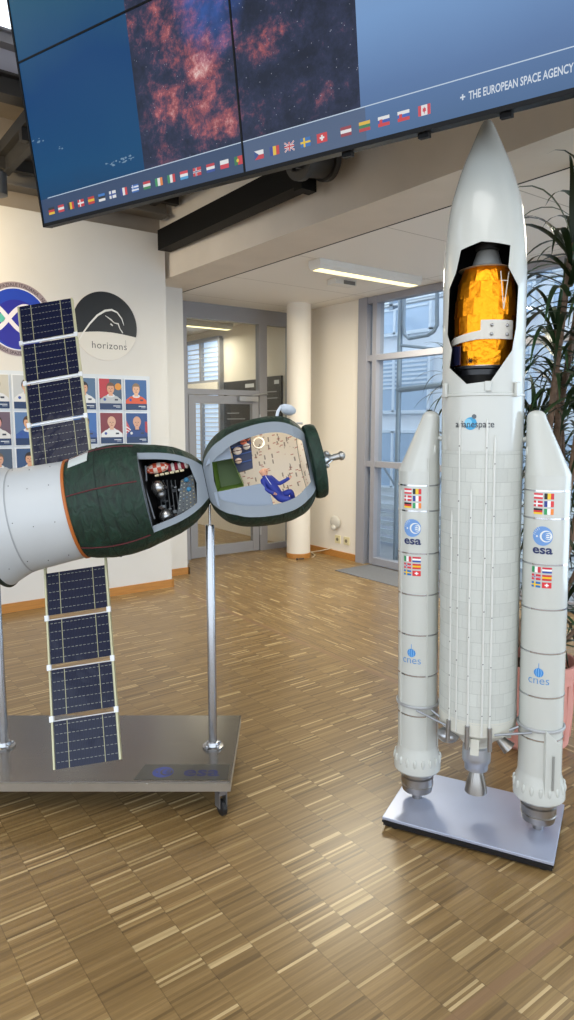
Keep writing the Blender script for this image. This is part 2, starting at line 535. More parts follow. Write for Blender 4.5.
class Flat:
    def __init__(self):
        self.p = []

    def poly(self, pts, c, l=1):
        self.p.append(([(x, y) for x, y in pts], [tuple(range(len(pts)))], c, l))

    def rect(self, x, y, w, h, c, l=1):
        self.poly([(x, y), (x + w, y), (x + w, y + h), (x, y + h)], c, l)

    def disc(self, x, y, r, c, l=1, ry=None, a0=0, a1=2 * PI, n=36):
        ry = ry or r
        full = abs(a1 - a0 - 2 * PI) < 1e-6
        k = n if full else n + 1
        self.poly([(x + r * math.cos(a0 + (a1 - a0) * i / n), y + ry * math.sin(a0 + (a1 - a0) * i / n)) for i in range(k)], c, l)

    def stroke(self, pts, w, c, l=1):
        n = len(pts)
        L, R = [], []
        for i in range(n):
            a = Vector(pts[max(i - 1, 0)]); b = Vector(pts[min(i + 1, n - 1)])
            d = (b - a).normalized(); q = Vector((-d.y, d.x))
            ww = (w[i] if isinstance(w, list) else w) / 2
            L.append(Vector(pts[i]) + q * ww); R.append(Vector(pts[i]) - q * ww)
        vs = [tuple(v) for v in L + R]
        self.p.append((vs, [(i, i + 1, n + i + 1, n + i) for i in range(n - 1)], c, l))

    def arc(self, x, y, r, w, a0, a1, c, l=1, n=24):
        self.stroke([(x + r * math.cos(a0 + (a1 - a0) * i / n), y + r * math.sin(a0 + (a1 - a0) * i / n)) for i in range(n + 1)], w, c, l)

    def text(self, s, x, y, size, c, l=1, align='CENTER', sx=1.0, bold=0.0, fn=None, space=1.0):
        cu = bpy.data.curves.new('glyphs', 'FONT')
        cu.body = s; cu.size = size; cu.align_x = align; cu.resolution_u = 3
        cu.offset = bold; cu.space_character = space
        ob = bpy.data.objects.new('glyphs', cu)
        me = bpy.data.meshes.new_from_object(ob)
        vs = [(v.co.x * sx, v.co.y) for v in me.vertices]
        if fn:
            vs = [fn(*v) for v in vs]
        else:
            vs = [(x + a, y + b) for a, b in vs]
        fs = [tuple(p.vertices) for p in me.polygons]
        bpy.data.objects.remove(ob); bpy.data.curves.remove(cu); bpy.data.meshes.remove(me)
        self.p.append((vs, fs, c, l))

    def flag(self, x, y, w, h, k):
        R = self.rect
        V3 = {'be': ('1a1a1a', 'f0c832', 'd03038'), 'fr': ('2a3c8c', 'f4f4f4', 'd83a40'), 'ie': ('2f9a5c', 'f4f4f4', 'ee8a3c'),
              'it': ('2f8f58', 'f4f4f4', 'd0343c'), 'ro': ('2a3c9c', 'f0c832', 'd03038')}
        H3 = {'at': ('d8404a', 'f4f4f4', 'd8404a'), 'de': ('1a1a1a', 'd03030', 'f0c832'), 'nl': ('c83040', 'f4f4f4', '2a4ca0'),
              'es': ('c83030', 'f0c020', 'c83030'), 'hu': ('c83040', 'f4f4f4', '3a8a50'), 'ee': ('3a80d0', '1a1a1a', 'f4f4f4'),
              'lu': ('e04050', 'f4f4f4', '50a8e0'), 'lv': ('9c3040', 'f4f4f4', '9c3040'), 'lt': ('f0c030', '2f8050', 'c03038'),
              'sk': ('f4f4f4', '2a50b0', 'd83038'), 'si': ('f4f4f4', '2a60c0', 'd83038')}
        X = {'dk': ('d0303c', 'f6f6f6', None), 'no': ('d0303c', 'f6f6f6', '2a3c80'), 'se': ('2a70b8', 'f4cc30', None), 'fi': ('f4f4f4', '2a50a0', None)}
        if k in V3:
            for i, c in enumerate(V3[k]): R(x + w * i / 3, y, w / 3, h, c)
        elif k in H3:
            for i, c in enumerate(H3[k]): R(x, y + h * (2 - i) / 3, w, h / 3, c)
            if k in ('sk', 'si'):
                R(x + w * .14, y + h * .3, w * .24, h * .42, 'd83038', 2)
        elif k in X:
            a, b, c = X[k]
            R(x, y, w, h, a)
            R(x + w * .3, y, w * .17, h, b, 2); R(x, y + h * .39, w, h * .22, b, 2)
            if c:
                R(x + w * .345, y, w * .08, h, c, 3); R(x, y + h * .45, w, h * .1, c, 3)
        elif k == 'ch':
            R(x, y, w, h, 'd83038'); R(x + w * .42, y + h * .2, w * .16, h * .6, 'f6f6f6', 2); R(x + w * .28, y + h * .4, w * .44, h * .2, 'f6f6f6', 2)
        elif k == 'uk':
            R(x, y, w, h, '2a3c80')
            for a, b in (((0, 0), (w, h)), ((0, h), (w, 0))):
                self.stroke([(x + a[0], y + a[1]), (x + b[0], y + b[1])], h * .2, 'f0f0f0', 2)
                self.stroke([(x + a[0], y + a[1]), (x + b[0], y + b[1])], h * .08, 'd0303c', 3)
            R(x + w * .4, y, w * .2, h, 'f0f0f0', 4); R(x, y + h * .35, w, h * .3, 'f0f0f0', 4)
            R(x + w * .44, y, w * .12, h, 'd0303c', 5); R(x, y + h * .42, w, h * .16, 'd0303c', 5)
        elif k == 'cz':
            R(x, y + h / 2, w, h / 2, 'f4f4f4'); R(x, y, w, h / 2, 'd03040')
            self.poly([(x, y), (x + w * .5, y + h / 2), (x, y + h)], '2a4c90', 2)
        elif k == 'pl':
            R(x, y + h / 2, w, h / 2, 'f4f4f4'); R(x, y, w, h / 2, 'd83048')
        elif k == 'pt':
            R(x, y, w * .4, h, '2a7a48'); R(x + w * .4, y, w * .6, h, 'd03038'); self.disc(x + w * .4, y + h * .5, h * .2, 'f0c832', 2)
        elif k == 'gr':
            for i in range(5): R(x, y + h * i / 5, w, h / 5, ('3a70c0', 'f0f4ff')[i % 2])
            R(x, y + h * .4, w * .4, h * .6, '3a70c0', 2); R(x + w * .16, y + h * .4, w * .08, h * .6, 'f0f4ff', 3); R(x, y + h * .66, w * .4, h * .1, 'f0f4ff', 3)
        elif k == 'ca':
            R(x, y, w, h, 'f4f0f0'); R(x, y, w * .25, h, 'd83848', 2); R(x + w * .75, y, w * .25, h, 'd83848', 2)
            c = (x + w / 2, y + h / 2)
            leaf = [(0, .36), (.08, .16), (.2, .2), (.16, .02), (.24, -.06), (.05, -.18), (.03, -.36), (-.03, -.36), (-.05, -.18), (-.24, -.06), (-.16, .02), (-.2, .2), (-.08, .16)]
            self.poly([(c[0] + a * h, c[1] + b * h) for a, b in leaf], 'd83848', 2)

    def esa_logo(self, x, y, r, c='3f7fd0', letters='1c2a5c', tw=1.0, text=True, bg='e6e9e6'):
        self.disc(x, y, r, c, 1)
        self.disc(x + r * .34, y - r * .02, r * .60, bg, 2)
        self.disc(x + r * .42, y - r * .02, r * .50, c, 3)
        self.disc(x + r * .58, y + r * .0, r * .36, bg, 4)
        self.arc(x + r * .5, y, r * .24, r * .1, rad(20), rad(330), c, 5)
        self.rect(x + r * .3, y - r * .04, r * .42, r * .09, c, 5)
        self.disc(x - r * .55, y - r * .05, r * .1, bg, 3)
        for i in range(5):
            a = rad(115 + 14 * i)
            self.stroke([(x + r * .72 * math.cos(a), y + r * .72 * math.sin(a)), (x + r * .98 * math.cos(a), y + r * .98 * math.sin(a))], r * .035, bg, 3)
        if text:
            self.text('esa', x, y - r * 1.82, r * 1.28, letters, 1, sx=1.28 * tw, bold=r * .035)

    def build(self, name, mp, parent=None, cuts=None, emit=0, lift=0.0004, origin=None, rough=0.4):
        bm = bmesh.new()
        cols = []
        lay = bm.verts.layers.float.new('lay')
        for vs, fs, c, l in self.p:
            if c not in cols: cols.append(c)
            bv = []
            for v in vs:
                b_ = bm.verts.new((v[0], v[1], 0)); b_[lay] = l; bv.append(b_)
            for f in fs:
                try:
                    q = bm.faces.new([bv[i] for i in f]); q.material_index = cols.index(c)
                except ValueError:
                    pass
        if cuts:
            bmesh.ops.triangulate(bm, faces=[f for f in bm.faces if len(f.verts) > 4])
            for u in cuts:
                g = bm.verts[:] + bm.edges[:] + bm.faces[:]
                r_ = bmesh.ops.bisect_plane(bm, geom=g, plane_co=(u, 0, 0), plane_no=(1, 0, 0))
                for e in r_['geom_cut']:
                    if isinstance(e, bmesh.types.BMVert):
                        ls = [o_[lay] for ed in e.link_edges for o_ in ed.verts if o_[lay] > 0.5]
                        if ls: e[lay] = max(ls)
        for v in bm.verts:
            p = mp(v.co.x, v.co.y, max(v[lay], 1) * lift)
            v.co = p - origin if origin is not None else p
        me = bpy.data.meshes.new(name)
        bm.to_mesh(me); bm.free()
        for c in cols: me.materials.append(ink(c, emit, rough))
        o = bpy.data.objects.new(name, me)
        COL.objects.link(o)
        if origin is not None: o.location = origin
        if parent is not None: o.parent = parent
        return o


# ================================================================== THE ROOM
white_wall = mat('painted_plaster', 'dad8d4', rough=0.8, noise=0.02, nscale=3)
cream_wall = mat('cream_plaster', 'ebe3d6', rough=0.8)
concrete = mat('beam_plaster', 'd6ccbf', rough=0.85, noise=0.05, nscale=2.5, bump=0.15, bscale=6)
alu = mat('grey_aluminium_frame', '98989c', rough=0.45, metal=0.2)
wood_skirt = mat('beech_skirting', 'b9803f', rough=0.4, noise=0.12, nscale=6, stretch=(1, 12, 12))
FLOOR = floor_material()
CEIL = ceiling_material()
GLASS = glass_material()

mb = MB(); mb.b2((-7, -7, -0.1), (5.25, 16, 0.0)); struct('floor', mb, FLOOR, smooth=False)

# left wall with the portraits
mb = MB(); mb.b2((-7, 5.75, 0), (2.91, 6.0, 3.22)); struct('wall_left', mb, white_wall, smooth=False)
mb = MB(); mb.b2((-7, 5.735, 0), (2.915, 5.75, 0.075)); mb.b2((2.91, 5.735, 0), (2.925, 6.0, 0.075)); struct('baseboard_left', mb, wood_skirt, smooth=False)
mb = MB(); mb.b2((2.96, 6.16, 0), (3.3, 6.62, 2.862)); struct('wall_pier', mb, white_wall, smooth=False)
mb = MB(); mb.b2((2.95, 6.146, 0), (3.315, 6.16, 0.07)); mb.b2((3.3, 6.146, 0), (3.315, 6.62, 0.07)); struct('baseboard_pier', mb, wood_skirt, smooth=False)
# beam along the edge of the lower ceiling
mb = MB(); mb.b2((2.965, -7, 2.862), (3.385, 6.9, 3.75)); struct('ceiling_beam', mb, concrete, smooth=False)
mb = MB(); mb.b2((3.3852, -7, 2.8655), (3.412, 6.76, 2.95)); struct('gap_shade_strip', mb, mat('shadow_gap', '1c1a18', rough=0.9), smooth=False)  # black strip standing in for the shade inside the ceiling gap
mb = MB(); mb.b2((3.412, -7, 2.868), (5.35, 16, 3.0)); struct('ceiling', mb, CEIL, smooth=False)
mb = MB(); mb.b2((2.7, 5.9, 2.87), (3.42, 12.5, 3.0)); struct('ceiling_corridor', mb, CEIL, smooth=False)
# round column
mb = MB(); mb.lathe([(0.137, 0), (0.137, 2.868)], 48, M=Matrix.Translation((4.78, 6.2, 0))); struct('column', mb, cream_wall)
mb = MB(); mb.lathe([(0.142, 0.0), (0.142, 0.05), (0.137, 0.055)], 48, M=Matrix.Translation((4.78, 6.2, 0))); struct('baseboard_column', mb, wood_skirt)

# right wall, solid stretch between column and window
mb = MB(); mb.b2((5.13, 5.57, 0), (5.35, 16, 2.87)); struct('wall_right', mb, cream_wall, smooth=False)
mb = MB(); mb.b2((5.115, 5.57, 0), (5.13, 6.76, 0.075)); struct('baseboard_right', mb, wood_skirt, smooth=False)

# glazed door partition at y = 6.8
mb = MB()
mb.b2((3.3, 6.77, 2.70), (5.13, 6.85, 2.868))
mb.b2((3.55, 6.77, 0), (3.67, 6.85, 2.7))
mb.b2((4.63, 6.77, 0), (4.74, 6.85, 2.7))
mb.b2((5.07, 6.77, 0), (5.13, 6.85, 2.7))
mb.b2((3.66, 6.776, 1.87), (4.64, 6.844, 1.93))
mb.b2((4.735, 6.776, 0), (5.075, 6.844, 0.07))
mb.b2((3.3, 6.6, 0), (3.548, 6.88, 2.698))
part = struct('window_2', mb, alu, smooth=False)
mb = MB(); mb.b2((3.67, 6.805, 1.93), (4.63, 6.815, 2.7)); mb.b2((4.74, 6.805, 0.07), (5.07, 6.815, 2.7))
mb.build('pane', GLASS, part, smooth=False)
mb = MB()
for a, b_ in (((3.68, 6.775, 0.01), (3.77, 6.83, 1.865)), ((4.53, 6.775, 0.01), (4.62, 6.83, 1.865)), ((3.765, 6.78, 1.77), (4.535, 6.825, 1.86)), ((3.765, 6.78, 0.012), (4.535, 6.825, 0.13))):
    mb.b2(a, b_)
door = struct('door_1', mb, alu, smooth=False)
mb = MB(); mb.b2((3.77, 6.80, 0.13), (4.53, 6.81, 1.77)); mb.build('pane', GLASS, door, smooth=False)
mb = MB(); mb.b2((4.32, 6.72, 1.80), (4.58, 6.775, 1.86)); mb.tube([(4.5, 6.73, 1.87), (4.62, 6.71, 1.89), (4.74, 6.76, 1.89)], 0.008)
mb.build('door_closer', mat('satin_silver', 'b9babc', rough=0.35, metal=0.7), door, bevel=0.004)
mb = MB(); mb.tube([(3.74, 6.77, 1.0), (3.74, 6.71, 1.0), (3.85, 6.71, 1.0)], 0.01); mb.build('handle', MATS['satin_silver'], door)
mb = MB()
for z in (0.25, 1.6):
    mb.tube([(4.63, 6.765, z - .05), (4.63, 6.765, z + .05)], 0.012)
mb.build('hinge', MATS['satin_silver'], door)

# corridor beyond the door
mb = MB(); mb.b2((2.5, 6.6, 0), (2.7, 12, 2.87)); struct('wall_corridor', mb, cream_wall, smooth=False)
mb = MB(); mb.b2((2.5, 12.3, 0), (5.13, 12.5, 2.87)); struct('wall_back', mb, cream_wall, smooth=False)
win_lit = mat('daylit_pane', 'b7cbe6', rough=0.3, emit=0.55)
# corridor window, facing us on the right side wall
mb = MB()
for y in (8.42, 8.95, 9.45, 9.95, 10.8):
    mb.b2((5.063, y - .025, 0.905), (5.13, y + .025, 2.735))
for z in (0.9, 1.98, 2.14, 2.74):
    mb.b2((5.06, 8.42, z - .025), (5.13, 10.8, z + .025))
w5 = struct('window_3', mb, alu, smooth=False)
mb = MB(); mb.b2((5.118, 8.42, 0.9), (5.124, 10.8, 2.74)); mb.build('pane', win_lit, w5, smooth=False)
mb = MB()
for i in range(26):
    mb.b2((5.10, 8.45, 0.95 + i * 0.067), (5.115, 10.75, 0.965 + i * 0.067))
mb.build('blind', mat('blind_slats', 'cfd6de', rough=0.6), w5, smooth=False)
mb = MB(); mb.b2((5.04, 8.42, 2.0), (5.13, 12.3, 2.13)); struct('trim_2', mb, cream_wall, smooth=False)

# big window on the right, plane x = 5.13, from y = 5.56 down to y = -1
blue_frame = mat('window_frame_paint', '9a9aa2', rough=0.5, metal=0.1)
mb = MB()
mb.b2((5.10, 5.44, 0), (5.24, 5.57, 2.87))
mb.b2((5.11, 5.30, 0.02), (5.22, 5.36, 2.87))
for y in (3.95, 2.4, 0.85, -0.7):
    mb.b2((5.11, y, 0.02), (5.22, y + .07, 2.87))
mb.b2((5.116, -2.2, 0.015), (5.214, 5.31, 0.09))
for z in (1.11, 2.235):
    mb.b2((5.116, -2.2, z - .03), (5.214, 5.45, z + .03))
mb.b2((5.116, -2.2, 2.80), (5.214, 5.45, 2.866))
wr = struct('window_1', mb, blue_frame, smooth=False)
mb = MB(); mb.b2((5.165, -2.2, 0.05), (5.172, 5.44, 2.85)); mb.build('pane', GLASS, wr, smooth=False)
mb = MB(); mb.b2((4.62, 3.6, 0.0), (5.11, 5.36, 0.006))
tag(mb.build('entrance_mat', mat('grey_ribbed_mat', '77787c', rough=0.9, noise=0.1, nscale=90), smooth=False),
    'flat grey entrance mat on the floor below the tall window', 'mat')

# high hall to the left and behind: upper wall, roof, glazed front
hall_dark = mat('roof_steel', '4c4a48', rough=0.5, metal=0.3)
hall_soffit = mat('soffit_boards', '9b9186', rough=0.8, noise=0.05, nscale=4)
mb = MB(); mb.b2((-7, 5.95, 3.22), (2.965, 6.15, 3.95)); struct('wall_upper', mb, hall_soffit, smooth=False)
mb = MB(); mb.b2((-7, 5.95, 3.95), (2.965, 6.15, 4.52)); mb.b2((-7, 5.90, 4.50), (2.965, 6.0, 4.56)); struct('wall_clerestory', mb, mat('clerestory_grey', 'bcbcc8', rough=.6), smooth=False)
mb = MB(); mb.b2((-7, 5.55, 3.95), (2.965, 5.95, 4.05)); mb.b2((-7, 1.9, 3.95), (0.35, 4.28, 4.1)); mb.b2((0.35, 3.55, 3.95), (2.965, 4.28, 4.1)); struct('ceiling_gallery_and_baffle', mb, hall_soffit, smooth=False)  # nearer slabs are added out of view to dim the upper solar array's reflection
mb = MB(); mb.b2((2.965, -7, 3.75), (3.1, 6.15, 5.2)); struct('wall_gallery', mb, hall_soffit, smooth=False)
mb = MB(); mb.b2((-7, -7, 5.2), (3.1, 6.15, 5.35)); struct('ceiling_hall', mb, mat('hall_ceiling_paint', 'd6d3cd', rough=0.85), smooth=False)


def beam(name, p0, p1, w, h, m, label, cat='beam', group=None):
    p0, p1 = Vector(p0), Vector(p1)
    d = (p1 - p0); n = d.normalized(); side = n.cross(Vector((0, 0, 1))).normalized(); up = side.cross(n)
    mb = MB()
    # I-section: two flanges and a web
    for s, hh, ww in ((h / 2 - .008, .016, w), (-h / 2 + .008, .016, w), (0, h - .03, w * .25)):
        vs = []
        for q in (p0, p1):
            for i, j in ((-1, -1), (1, -1), (1, 1), (-1, 1)):
                vs.append(q + side * (i * ww / 2) + up * (s + j * hh / 2))
        mb.add(vs, [(0, 1, 2, 3), (7, 6, 5, 4), (0, 4, 5, 1), (1, 5, 6, 2), (2, 6, 7, 3), (3, 7, 4, 0)])
    return tag(mb.build(name, m, smooth=False), label, cat, group)


beam('steel_beam', (0.5, 5.7, 3.42), (2.9, 5.7, 3.42), 0.16, 0.14, mat('grey_steel_paint', '6f6a64', rough=0.5), 'grey steel beam running along above the portrait wall, lowest of the roof steel')
beam('steel_beam', (0.2, 4.9, 3.72), (2.9, 4.9, 3.72), 0.14, 0.14, hall_dark, 'dark steel beam crossing high up beside the left edge of the video wall')
beam('steel_beam', (0.9, 5.75, 3.62), (1.04, 4.85, 3.72), 0.12, 0.12, hall_dark, 'sloping steel beam under the brown soffit left of the video wall')
beam('steel_beam', (-1.5, 5.5, 4.32), (2.9, 5.5, 4.32), 0.10, 0.10, mat('pale_steel_paint', 'a3a3aa', rough=0.5), 'slim pale grey beam in the top left corner, highest of the roof steel')
mb = MB()
M_ = Matrix.Translation(hit(-4, 183, Vector((0, 5.4, 3)), Vector((0, 1, 0))))
mb.lathe([(0.05, -0.09), (0.075, -0.08), (0.075, 0.07), (0.05, 0.09), (0.01, 0.1), (0.01, 0.55)], 24, M=M_)
tag(mb.build('spotlight', mat('spotlight_grey', '4b4d50', rough=0.5)), 'dark grey drum spotlight hanging at the left edge above the portrait wall', 'lamp')

# black screen bracket under the roof
mb = MB()
a = Vector((2.88, 5.70, 3.15)); b_ = Vector((2.80, 3.60, 3.115))
dirv = (b_ - a).normalized(); sd = dirv.cross(Vector((0, 0, 1))).normalized()
for off in (0,):
    vs = []
    for q in (a, b_):
        for i, j in ((-.06, -.085), (.06, -.085), (.06, .085), (-.06, .085)):
            vs.append(q + sd * i + Vector((0, 0, j)))
    mb.add(vs, [(0, 1, 2, 3), (7, 6, 5, 4), (0, 4, 5, 1), (1, 5, 6, 2), (2, 6, 7, 3), (3, 7, 4, 0)])
mb.box(b_ + Vector((0, -.03, .04)), (.12, .08, .3))
tag(mb.build('mounting_rail', mat('black_steel', '060606', rough=0.6, spec=.2), smooth=False), 'long black steel rail slung below the beam behind the video wall', 'rail')
mb = MB()
mb.lathe([(0.06, -.12), (0.13, -.12), (0.13, -.08), (0.11, -.08), (0.11, .08), (0.13, .08), (0.13, .12), (0.06, .12)], 28, M=Matrix.Translation((2.74, 3.42, 3.15)) @ Matrix.Rotation(rad(80), 4, 'Y'))
for i in range(10):
    t = 2 * PI * i / 10
    mb.box((2.74 - .13, 3.42 + .09 * math.cos(t), 3.15 + .09 * math.sin(t)), (.03, .02, .02))
tag(mb.build('cable_drum', mat('dark_plastic', '2a2a2b', rough=0.5)), 'ribbed dark drum at the right end of the black rail behind the video wall', 'drum')
# dark service platform over the rail
mb = MB()
mb.b2((1.45, 2.6, 3.50), (2.93, 5.6, 3.58))
for y in (2.8, 3.5, 4.2, 4.9, 5.5):
    mb.b2((1.45, y, 3.42), (2.93, y + .06, 3.50))
for x in (1.5, 2.1, 2.7):
    mb.b2((x, 2.6, 3.40), (x + .05, 5.6, 3.50))
tag(mb.build('service_platform', mat('platform_steel', '2c2a28', rough=0.6, noise=.15, nscale=3), smooth=False), 'dark steel service platform hidden behind and above the video wall', 'platform')

# ------------------------------------------------------------------ lamps, alarms, sockets
lamp_glow = mat('fluorescent_diffuser', 'fff0b4', rough=0.4, emit=1.25)
lamp_body = mat('lamp_housing', 'd9d6d0', rough=0.4)


def batten(x0, x1, y, label, L=True):
    r = empty('ceiling_light', Vector((x0, y, 2.868)), label, 'lamp', None)
    mb = MB(); mb.prism([(-.075, 0), (.075, 0), (.075, -.045), (.05, -.075), (-.05, -.075), (-.075, -.045)], 0, x1 - x0, M=Matrix(((0, 0, 1, 0), (1, 0, 0, 0), (0, 1, 0, 0), (0, 0, 0, 1))))
    mb.build('housing', lamp_body, r, smooth=False, bevel=0.004)
    mb = MB(); mb.b2((.03, -.048, -.079), (x1 - x0 - .03, .048, -.0755)); mb.build('diffuser', lamp_glow, r, smooth=False)
    return r


batten(3.60, 4.80, 4.47, 'long white strip light glowing warm on the lower ceiling before the window')
batten(3.42, 4.62, 2.0, 'warm strip light cut by the right edge of the photo, beside the rocket nose')
batten(3.9, 5.0, 8.0, 'strip light seen glowing through the glass above the grey door')
mb = MB()
c = Vector((4.32, 4.95, 2.868))
mb.b2(c + Vector((-.13, -.06, -.05)), c + Vector((.13, .06, 0)))
mb.b2(c + Vector((-.03, -.064, -.045)), c + Vector((.11, -.058, -.01)), 1)
tag(mb.build('smoke_alarm', [lamp_body, mat('alarm_grille', '6d6b66', rough=.6)], smooth=False, bevel=0.006), 'small white box with a grey grille on the ceiling behind the strip light', 'alarm')
mb = MB()
p = hit(337, 522, Vector((5.13, 0, 0)), Vector((1, 0, 0)))
mb.ball(p + Vector((-.03, 0, .0)), .085, sc=(.35, 1, .9)); mb.ball(p + Vector((-.05, .0, -.06)), .035)
tag(mb.build('wall_speaker', mat('pale_grey_plastic', 'c9c4ba', rough=.5)), 'small round pale grey device on the cream wall above the sockets', 'device')
for dy, lab in ((0.085, 'double cream socket plate, the left one low on the cream wall'), (-0.085, 'cream socket plate, the right one low on the cream wall nearest the window')):
    q = hit(342.5, 540, Vector((5.13, 0, 0)), Vector((1, 0, 0))) + Vector((0, dy * .9, 0))
    mb = MB(); mb.b2(q + Vector((-.012, -.045, -.045)), q + Vector((0, .045, .045))); mb.lathe([(.02, 0), (.02, .004)], 16, 1, Matrix.Translation(q + Vector((-.012, 0, 0))) @ Matrix.Rotation(-PI / 2, 4, 'Y'))
    tag(mb.build('wall_socket', [mat('socket_cream', 'ded3a8', rough=.4), mat('socket_dark', '7d745c', rough=.5)], smooth=False), lab, 'socket')
mb = MB(); mb.tube([(4.86, 6.03, .012), (4.95, 6.1, .012), (5.03, 6.28, .012), (5.10, 6.2, .03), (5.118, 6.0, .09)], .006)
tag(mb.build('floor_cable', mat('cable_cream', 'd8ccb4', rough=.5)), 'thin pale cable on the floor from the column to the wall', 'cable')
mb = MB(); mb.ball((4.63, 6.03, .014), .014, 0); mb.tube([(4.66, 6.04, .012), (4.72, 6.02, .012)], .008)
tag(mb.build('cable_end', mat('plug_dark', '4a3c30', rough=.5)), 'small dark plug lying at the foot of the round column', 'plug')

# directory boards in the corridor
for y0, y1, z0, z1, lab in ((6.98, 7.40, 0.95, 2.14, 'black notice board behind the narrow glass pane beside the door'), (7.50, 8.35, 0.95, 2.12, 'wide black notice board seen through the glass above the door closer')):
    r = empty('notice_board', Vector((5.13, (y0 + y1) / 2, z0)), lab, 'notice board')
    h = (y1 - y0) / 2
    mb = MB(); mb.b2((-.03, -h, 0), (-.002, h, z1 - z0)); mb.build('board', mat('black_board', '24252a', rough=.5), r, smooth=False)
    fl = Flat()
    n = 0
    random.seed(int(y0 * 100))
    fl.rect(h * .3, z1 - z0 - .1, h * .5, .05, 'd8dade')
    fl.build('board_heading', lambda x, y, l: Vector((-.0305 - l, -x, y)), r)
    fl = Flat()
    for i in range(11):
        if i % 3 == 2: continue
        fl.rect(-h * .8, z1 - z0 - .2 - i * .08, h * random.uniform(.5, 1.5), .012, '9da0a6')
    fl.build('board_lines', lambda x, y, l: Vector((-.0305 - l, -x, y)), r)

# ================================================================== THINGS ON THE LEFT WALL
def wallmap(cx, cz):
    return lambda x, y, l: Vector((cx + x, 5.75 - 0.004 - l, cz + y))


def arc_text(cx, cy, R, mid, top=True):
    def fn(a, b):
        if top:
            t = mid - a / R
            return (cx + (R + b) * math.cos(t), cy + (R + b) * math.sin(t))
        t = mid + a / R
        return (cx + (R - b) * math.cos(t), cy + (R - b) * math.sin(t))
    return fn


def emblem(name, cx, cz, R, fl, label):
    r = empty(name, Vector((cx, 5.75, cz)), label, 'emblem')
    mb = MB(); mb.lathe([(R, 0), (R, .004)], 64, M=Matrix.Rotation(PI / 2, 4, 'X')); mb.build('disc', ink('cfc6be'), r)
    fl.build('emblem_print', lambda x, y, l: Vector((x, -0.004 - l, y)), r)
    return r


fl = Flat()
fl.disc(0, 0, .288, '9a8c92', 1, n=64); fl.disc(0, 0, .245, 'dfe0ea', 2, n=64); fl.disc(0, 0, .236, '1c3fb2', 3, n=64)
fl.disc(0, -.04, .19, '24249a', 4, n=64)
for sgn in (1, -1):
    pts = []
    for i in range(41):
        x = -.225 + .45 * i / 40
        q_ = (x + .07) / .27
        pts.append((x, sgn * .105 * math.sin(max(-1, min(1, q_)) * PI) * (1 if abs(q_) < 1 else .5)))
    fl.stroke(pts, .035, 'e6e2ea', 5 if sgn > 0 else 6)
fl.disc(-.13, 0, .034, '58b8a8', 5)
fl.text('VITA', .1, -.17, .075, 'd8dcf4', 7, bold=.001)
fl.text('AGENZIA SPAZIALE ITALIANA · NASA', 0, 0, .036, '3a2c34', 4, fn=arc_text(0, 0, .253, PI / 2))
fl.text('AGENZIA SPAZIALE EUROPEA', 0, 0, .036, '3a2c34', 4, fn=arc_text(0, 0, .279, -PI / 2, False))
emblem('round_emblem', 1.60, 2.37, .29, fl, 'round blue mission emblem with a looping white ribbon and lettered grey border')
fl = Flat()
RR = .288
fl.disc(0, 0, RR, 'dedad2', 1, n=64)
a0 = math.asin(-.075 / RR)
fl.poly([(RR * math.cos(a0 + (PI - 2 * a0) * i / 48), RR * math.sin(a0 + (PI - 2 * a0) * i / 48)) for i in range(49)] + [(-RR * math.cos(a0) * (1 - i / 4.0) + 0 * i, -.075 + .028 * math.sin(PI * i / 8)) for i in range(1, 4)] + [(0.0, -.047)] + [(RR * math.cos(a0) * i / 4.0, -.075 + .028 * math.sin(PI * (4 + i) / 8)) for i in range(1, 4)], '08080a', 2)
fl.stroke([(-.235, -.13), (-.2, -.07), (-.14, .01), (-.07, .085), (0, .13), (.06, .143), (.11, .125), (.15, .075), (.168, .02)], [.006, .012, .014, .016, .018, .016, .012, .009, .004], 'e8e6e2', 3)
fl.stroke([(.0, .09), (.05, .06), (.08, .035), (.115, .03), (.13, -.01), (.155, -.045)], [.004, .012, .008, .014, .008, .01], 'd8d6d2', 3)
fl.stroke([(.045, .025), (.065, .01)], .012, 'd8d6d2', 3)
fl.text('horizons', .03, -.19, .085, '4a4a4c', 3, sx=1.0, bold=-.0004, space=1.08)
fl.rect(.178, -.145, .003, .04, '8a8a8c', 3)
emblem('round_emblem', 2.33, 2.375, .29, fl, 'round black and white emblem lettered horizons beside the blue emblem')

mb = MB(); mb.b2((1.05, 5.738, 0.95), (2.725, 5.749, 1.965))
tag(mb.build('portrait_board', mat('board_pale_blue', 'd5dce4', rough=.6), smooth=False), 'pale backing board on the white wall behind the rows of portraits', 'board')


